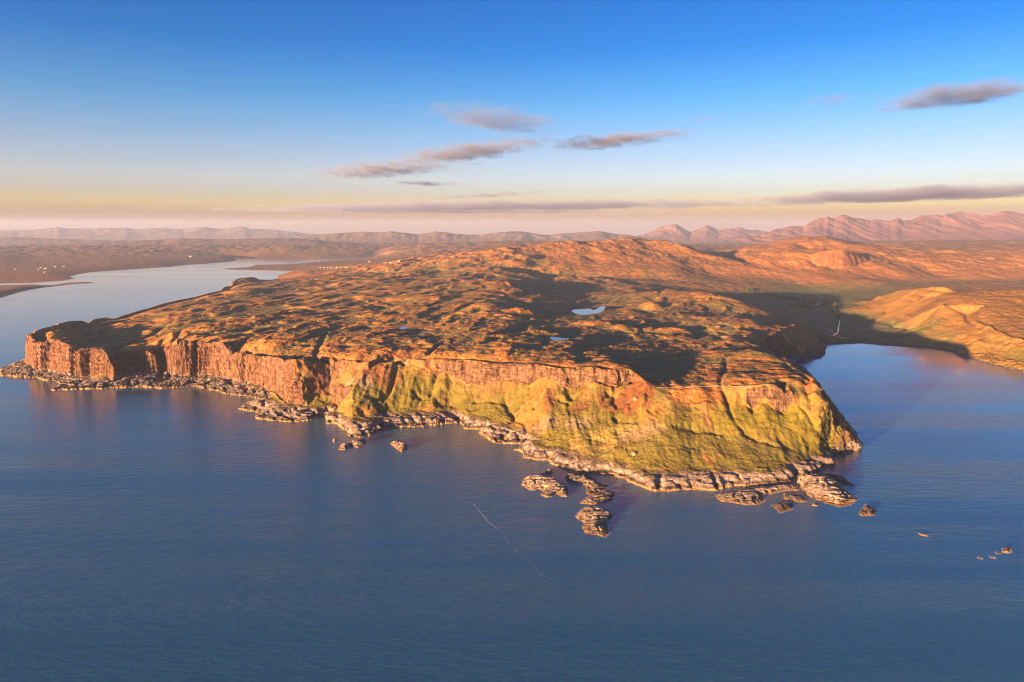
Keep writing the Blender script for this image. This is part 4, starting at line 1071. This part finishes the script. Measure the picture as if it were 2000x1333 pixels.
house(1599, 596.5, 17, 9, 6.5, 0.2, 'white two-storey farmhouse among the dark trees of the valley')
house(1590, 591.5, 11, 6, 3.5, 0.3, 'small white outbuilding just above the farmhouse in the trees', chim=1)
ORD = ['first', 'second', 'third', 'fourth', 'fifth', 'sixth', 'seventh', 'eighth']
HAM = [(30,526.5),(75,528),(79.5,523.5),(85.5,525),(87,532.5),(90,525),(108,522),(124.5,522)]
for u, v in HAM:
    house(u, v, 15, 8, 4, random.uniform(-0.5, 0.5), ORD[HAM.index((u, v))] + ' white cottage from the left in the hamlet beyond the loch, far left', 'cottages beyond the loch, far left', chim=1)
ROW = [(626,523.6),(633,523.6),(640,523.6),(646,523.4),(658,523),(665,523),(673,523),(678,523)]
for u, v in ROW:
    house(u, v, 13, 7, 4, random.uniform(-0.5, 0.5), ORD[ROW.index((u, v))] + ' white cottage from the left in the row along the narrow loch', 'row of cottages by the narrow loch', chim=1)
house(721, 512, 18, 9, 5, 0.1, 'white cottage standing by itself above the row, near the loch head', chim=1)
house(762, 514.4, 18, 9, 5, 0.3, 'left one of two white cottages right of the loch head', chim=1)
house(779, 511.4, 18, 9, 5, -0.2, 'right one of two white cottages right of the loch head', chim=1)
house(372, 501.6, 24, 11, 6, 0.0, 'white house on the slope above the far shore, left of the loch narrows', chim=1)

# ------------------------------------------------------------------ clouds
def cloud_material(name, dens, thr, seed, nscale):
    m = bpy.data.materials.new(name); m.use_nodes = True
    nt = m.node_tree; nt.nodes.clear()
    out = nt.nodes.new('ShaderNodeOutputMaterial')
    v = nt.nodes.new('ShaderNodeVolumePrincipled')
    v.inputs['Color'].default_value = (0.36, 0.46, 0.70, 1)
    v.inputs['Anisotropy'].default_value = 0.2
    tc = nt.nodes.new('ShaderNodeTexCoord')
    # distance from the middle of the unit body
    ln = nt.nodes.new('ShaderNodeVectorMath'); ln.operation = 'LENGTH'; nt.links.new(tc.outputs['Object'], ln.inputs[0])
    mp = nt.nodes.new('ShaderNodeMapping'); mp.inputs['Scale'].default_value = nscale; mp.inputs['Location'].default_value = (seed, seed * 2, seed * 3)
    nt.links.new(tc.outputs['Object'], mp.inputs['Vector'])
    n = noise_tex(nt, 1.0, 8, 0.68, mp.outputs[0])
    mp2 = nt.nodes.new('ShaderNodeMapping'); mp2.inputs['Scale'].default_value = (nscale[0] * 3.2, nscale[1] * 6, nscale[2] * 4); nt.links.new(tc.outputs['Object'], mp2.inputs['Vector'])
    nf = noise_tex(nt, 1.0, 5, 0.7, mp2.outputs[0])
    n = math_node(nt, 'ADD', n, math_node(nt, 'MULTIPLY', math_node(nt, 'SUBTRACT', nf, 0.5), 0.42))
    e = math_node(nt, 'SUBTRACT', n, math_node(nt, 'MULTIPLY', math_node(nt, 'POWER', ln.outputs['Value'], 1.6), 0.30))
    r = nt.nodes.new('ShaderNodeMapRange'); r.interpolation_type = 'SMOOTHSTEP'
    r.inputs[1].default_value = thr; r.inputs[2].default_value = thr + 0.20; r.inputs[3].default_value = 0; r.inputs[4].default_value = dens
    nt.links.new(e, r.inputs[0]); nt.links.new(r.outputs[0], v.inputs['Density'])
    nt.links.new(v.outputs[0], out.inputs['Volume'])
    return m
def cloud(p0, p1, alt, width, thick, dens, label, thr=0.36, group=None, detail=None):
    """a flat bank of cloud at one altitude between two photo points"""
    a = Vector(at3(*p0, alt)); b = Vector(at3(*p1, alt))
    L = (b - a).length / 2 * 1.3
    width *= 1.25; thick *= 1.2
    me = bpy.data.meshes.new('cloud')
    vs, fs = [], []
    nu, nv = 24, 10
    for j in range(nv + 1):
        t = math.pi * j / nv
        for i in range(nu):
            f = 2 * math.pi * i / nu
            vs.append((math.sin(t) * math.cos(f), math.sin(t) * math.sin(f), math.cos(t)))
    for j in range(nv):
        for i in range(nu):
            fs.append((j * nu + i, (j + 1) * nu + i, (j + 1) * nu + (i + 1) % nu, j * nu + (i + 1) % nu))
    d = (detail or 900.0) * 0.7
    m = cloud_material('cloud_vapour', dens, thr, random.uniform(0, 50), (L / d * 0.62, width / 2 / d * 0.9, thick / 2 / d * 2.6))
    o = mesh_obj('cloud', vs, fs, m)
    o.location = (a + b) / 2
    o.scale = (L, width / 2, thick / 2)
    o.rotation_euler = (0, 0, math.atan2((b - a).y, (b - a).x))
    tag(o, label, 'cloud', group)
    return o
cloud((875,242), (1075,226), 2600, 4300, 330, 0.0012, 'soft blue-grey lens of cloud, highest near the middle of the sky', 0.33, detail=700)
cloud((800,318), (1060,270), 2300, 2200, 280, 0.0024, 'ragged mauve cloud streak just below the soft lens cloud', 0.32, detail=440)
cloud((640,350), (880,310), 2100, 3600, 280, 0.0020, 'broken grey cloud flecks left of the mauve streak', 0.35, detail=400)
cloud((755,357), (898,361), 1900, 1600, 170, 0.0020, 'small grey cloud bar below the broken flecks', 0.35, detail=500)
cloud((1070,292), (1360,254), 2300, 1700, 260, 0.0034, 'string of mauve cloud puffs right of the middle of the sky', 0.34, detail=480)
cloud((1720,208), (2060,160), 2500, 1900, 260, 0.0026, 'long dark violet cloud rising to the upper right edge', 0.30, detail=560)
cloud((1592,204), (1660,180), 2500, 900, 180, 0.0014, 'small violet cloud wisp left of the long upper right cloud', 0.35, detail=360)
cloud((1345,241), (1430,226), 2500, 600, 100, 0.0012, 'thin pale pink cloud thread above the string of puffs', 0.36, detail=360)
cloud((905,322), (950,320), 2100, 500, 80, 0.0016, 'pair of tiny grey cloud scraps under the mauve streak', 0.34, detail=260)
cloud((1500,253), (1532,251), 2400, 450, 90, 0.0014, 'tiny lone violet cloud dot in the right half of the sky', 0.32, detail=300)
cloud((820,389), (1070,374), 1900, 2400, 170, 0.0016, 'thin dark cloud strip above the long low bank', 0.35, detail=1100)
cloud((480,410), (1580,395), 1700, 13000, 440, 0.0011, 'long low mauve cloud bank across the middle of the horizon', 0.30, detail=1700)
cloud((1520,393), (2200,362), 1700, 7000, 420, 0.0014, 'low grey cloud bank above the mountains at the right', 0.27, detail=1700)
cloud((560,413), (1330,416), 1500, 6000, 150, 0.0010, 'faint thin cloud layer under the long low bank', 0.32, detail=1900)

# ------------------------------------------------------------------ far mountains
def range_mesh(name, prof, dist, depth, base_z, front, rough_amp, color, seed, ncol=420, nrow=70, jag=1.0):
    """a mountain chain whose crest follows prof (photo points) at the given distance"""
    us = np.array([p[0] for p in prof], float); vs = np.array([p[1] for p in prof], float)
    uu = np.linspace(us[0], us[-1], ncol)
    vv = np.interp(uu, us, vs)
    vv = vv + 1.6 * jag * fbm(uu / 26 + seed, uu * 0 + seed, 4, 0.6)
    crest = np.array([far(u, v, dist) for u, v in zip(uu, vv)])
    d = np.concatenate([np.linspace(-1, 0, int(nrow * 0.75)), np.linspace(0, 1, nrow - int(nrow * 0.75) + 1)[1:]])
    U, Dd = np.meshgrid(np.arange(ncol), d, indexing='ij')
    yv = dist + np.where(Dd < 0, Dd * front, Dd * depth)
    xv = crest[:, 0][:, None] * (yv / dist)
    k = np.abs(Dd)
    wl = dist / 13000.0
    nz = ridged(xv / (800 * wl) + 0.5 * fbm(yv / 1500, xv / 1500, 2) + seed, yv / (5200 * wl) + seed, 4, 0.5)
    spur = ridged(xv / (330 * wl) + 0.4 * fbm(yv / 900, xv / 900, 2) + seed * 2, yv / (3000 * wl), 3, 0.5)
    g = np.clip(1 - k ** 0.85, 0, 1)
    rel = crest[:, 2][:, None] - base_z
    zv = base_z + rel * g + rough_amp * (nz * 0.7 + spur * 0.5) * np.clip(k * 6, 0, 1) * np.clip(1.05 - k, 0, 1)
    lim = (CAM_H + (crest[:, 2][:, None] - CAM_H) * yv / dist)     # nothing stands above the crest line
    zv = np.minimum(zv, lim - 4 * k)
    V = np.stack([xv, yv, zv], -1).reshape(-1, 3)
    ids = np.arange(ncol * len(d)).reshape(ncol, len(d))
    Q = np.stack([ids[:-1, :-1], ids[1:, :-1], ids[1:, 1:], ids[:-1, 1:]], -1).reshape(-1, 4)
    n = fbm(xv / 500, yv / 900, 3).reshape(-1)
    colr = np.array(color)[None] * (1 + 0.5 * n)[:, None]
    o = grid_mesh(name, V, Q, colr, np.full(len(V), 0.5), M_GROUND)
    o['kind'] = 'structure'
    return o
range_mesh('mountain_range', [(1240,462),(1264,457),(1292,442),(1306,441),(1320,438),(1332,444),(1348,454),(1362,449),(1380,440),(1392,444),(1404,450),(1425,447),(1444,444),(1464,450),(1482,449),(1500,454),(1530,460)], 19000, 2500, 60, 3500, 130, (0.17,0.09,0.095), 3.1)
range_mesh('mountain_range', [(1440,466),(1480,460),(1500,455),(1516,448),(1540,444),(1560,440),(1570,442),(1585,434),(1600,426),(1612,425),(1618,422.5),(1623,426),(1630,426),(1638,423),(1648,421),(1656,422),(1664,425),(1676,426),(1688,428),(1700,431),(1716,429),(1728,431),(1740,432),(1748,428),(1754,425),(1759,427),(1764,431),(1780,430),(1790,426),(1800,421),
   (1815,421),(1832,419),(1840,422),(1858,417),(1876,413.6),(1896,416),(1906,419),(1916,421),(1930,420),(1944,417),(1955,414),(1964,412),(1980,414),(2000,419),(2040,414),(2100,425),(2200,440),(2300,458)], 14500, 2500, 60, 4200, 190, (0.16,0.08,0.085), 7.7, 620, 90, 2.0)
range_mesh('distant_hills', [(-300,452),(-100,450),(0,450),(60,449),(95,445.5),(110,444),(130,446.5),(160,446),(190,446.5),(230,445),(245,445),(262,448),(290,446),(320,445),(345,447),(360,448.5),(380,444.5),(400,443.5),(420,447),(440,446),(465,443),(478,442.5),(490,448),(510,448),(540,449),(570,453),(600,457),(650,459),(700,461)], 27000, 3000, 40, 5500, 120, (0.16,0.11,0.09), 1.3)
range_mesh('distant_hills', [(480,470),(560,467),(600,462),(630,459),(658,455),(685,455),(710,452.5),(740,454),(763,452.5),(790,455),(815,459),(835,455),(850,452.5),(868,453.5),(885,457),(915,459),(940,458.5),(975,454),(1004,452),(1030,454),(1060,459),(1095,457),(1131,454),(1150,453),(1166,451.5),(1185,454),(1200,457),(1240,461),(1300,467)], 16800, 1500, 40, 3200, 60, (0.17,0.11,0.075), 9.2)
range_mesh('distant_hills', [(-300,492),(-100,491),(0,488),(60,483),(120,478),(190,474),(255,471),(300,468.5),(360,466),(430,467.5),(510,466),(570,465),(640,471),(700,476)], 13800, 1500, 30, 3400, 40, (0.15,0.095,0.065), 4.4, 420, 70, 0.6)
range_mesh('distant_hills', [(-300,464),(-100,462),(0,463),(60,465),(110,467),(210,469),(300,471),(380,473)], 17500, 1500, 20, 2500, 60, (0.14,0.10,0.07), 5.2)

# ------------------------------------------------------------------ air
def haze():
    m = bpy.data.materials.new('hazy_air'); m.use_nodes = True
    nt = m.node_tree; nt.nodes.clear()
    out = nt.nodes.new('ShaderNodeOutputMaterial')
    v = nt.nodes.new('ShaderNodeVolumePrincipled')
    v.inputs['Color'].default_value = (0.46, 0.62, 1.0, 1)
    v.inputs['Density'].default_value = 2.1e-5
    v.inputs['Anisotropy'].default_value = 0.0
    nt.links.new(v.outputs[0], out.inputs['Volume'])
    x0, x1, y0, y1, z0, z1 = -47000, 47000, -47000, 47000, -4, 900
    vs = [(x, y, z) for z in (z0, z1) for y in (y0, y1) for x in (x0, x1)]
    fs = [(0, 2, 3, 1), (4, 5, 7, 6), (0, 1, 5, 4), (2, 6, 7, 3), (0, 4, 6, 2), (1, 3, 7, 5)]
    o = mesh_obj('haze', vs, fs, m)
    tag(o, 'thin evening haze lying over the whole coast', 'haze', kind='stuff')
haze()
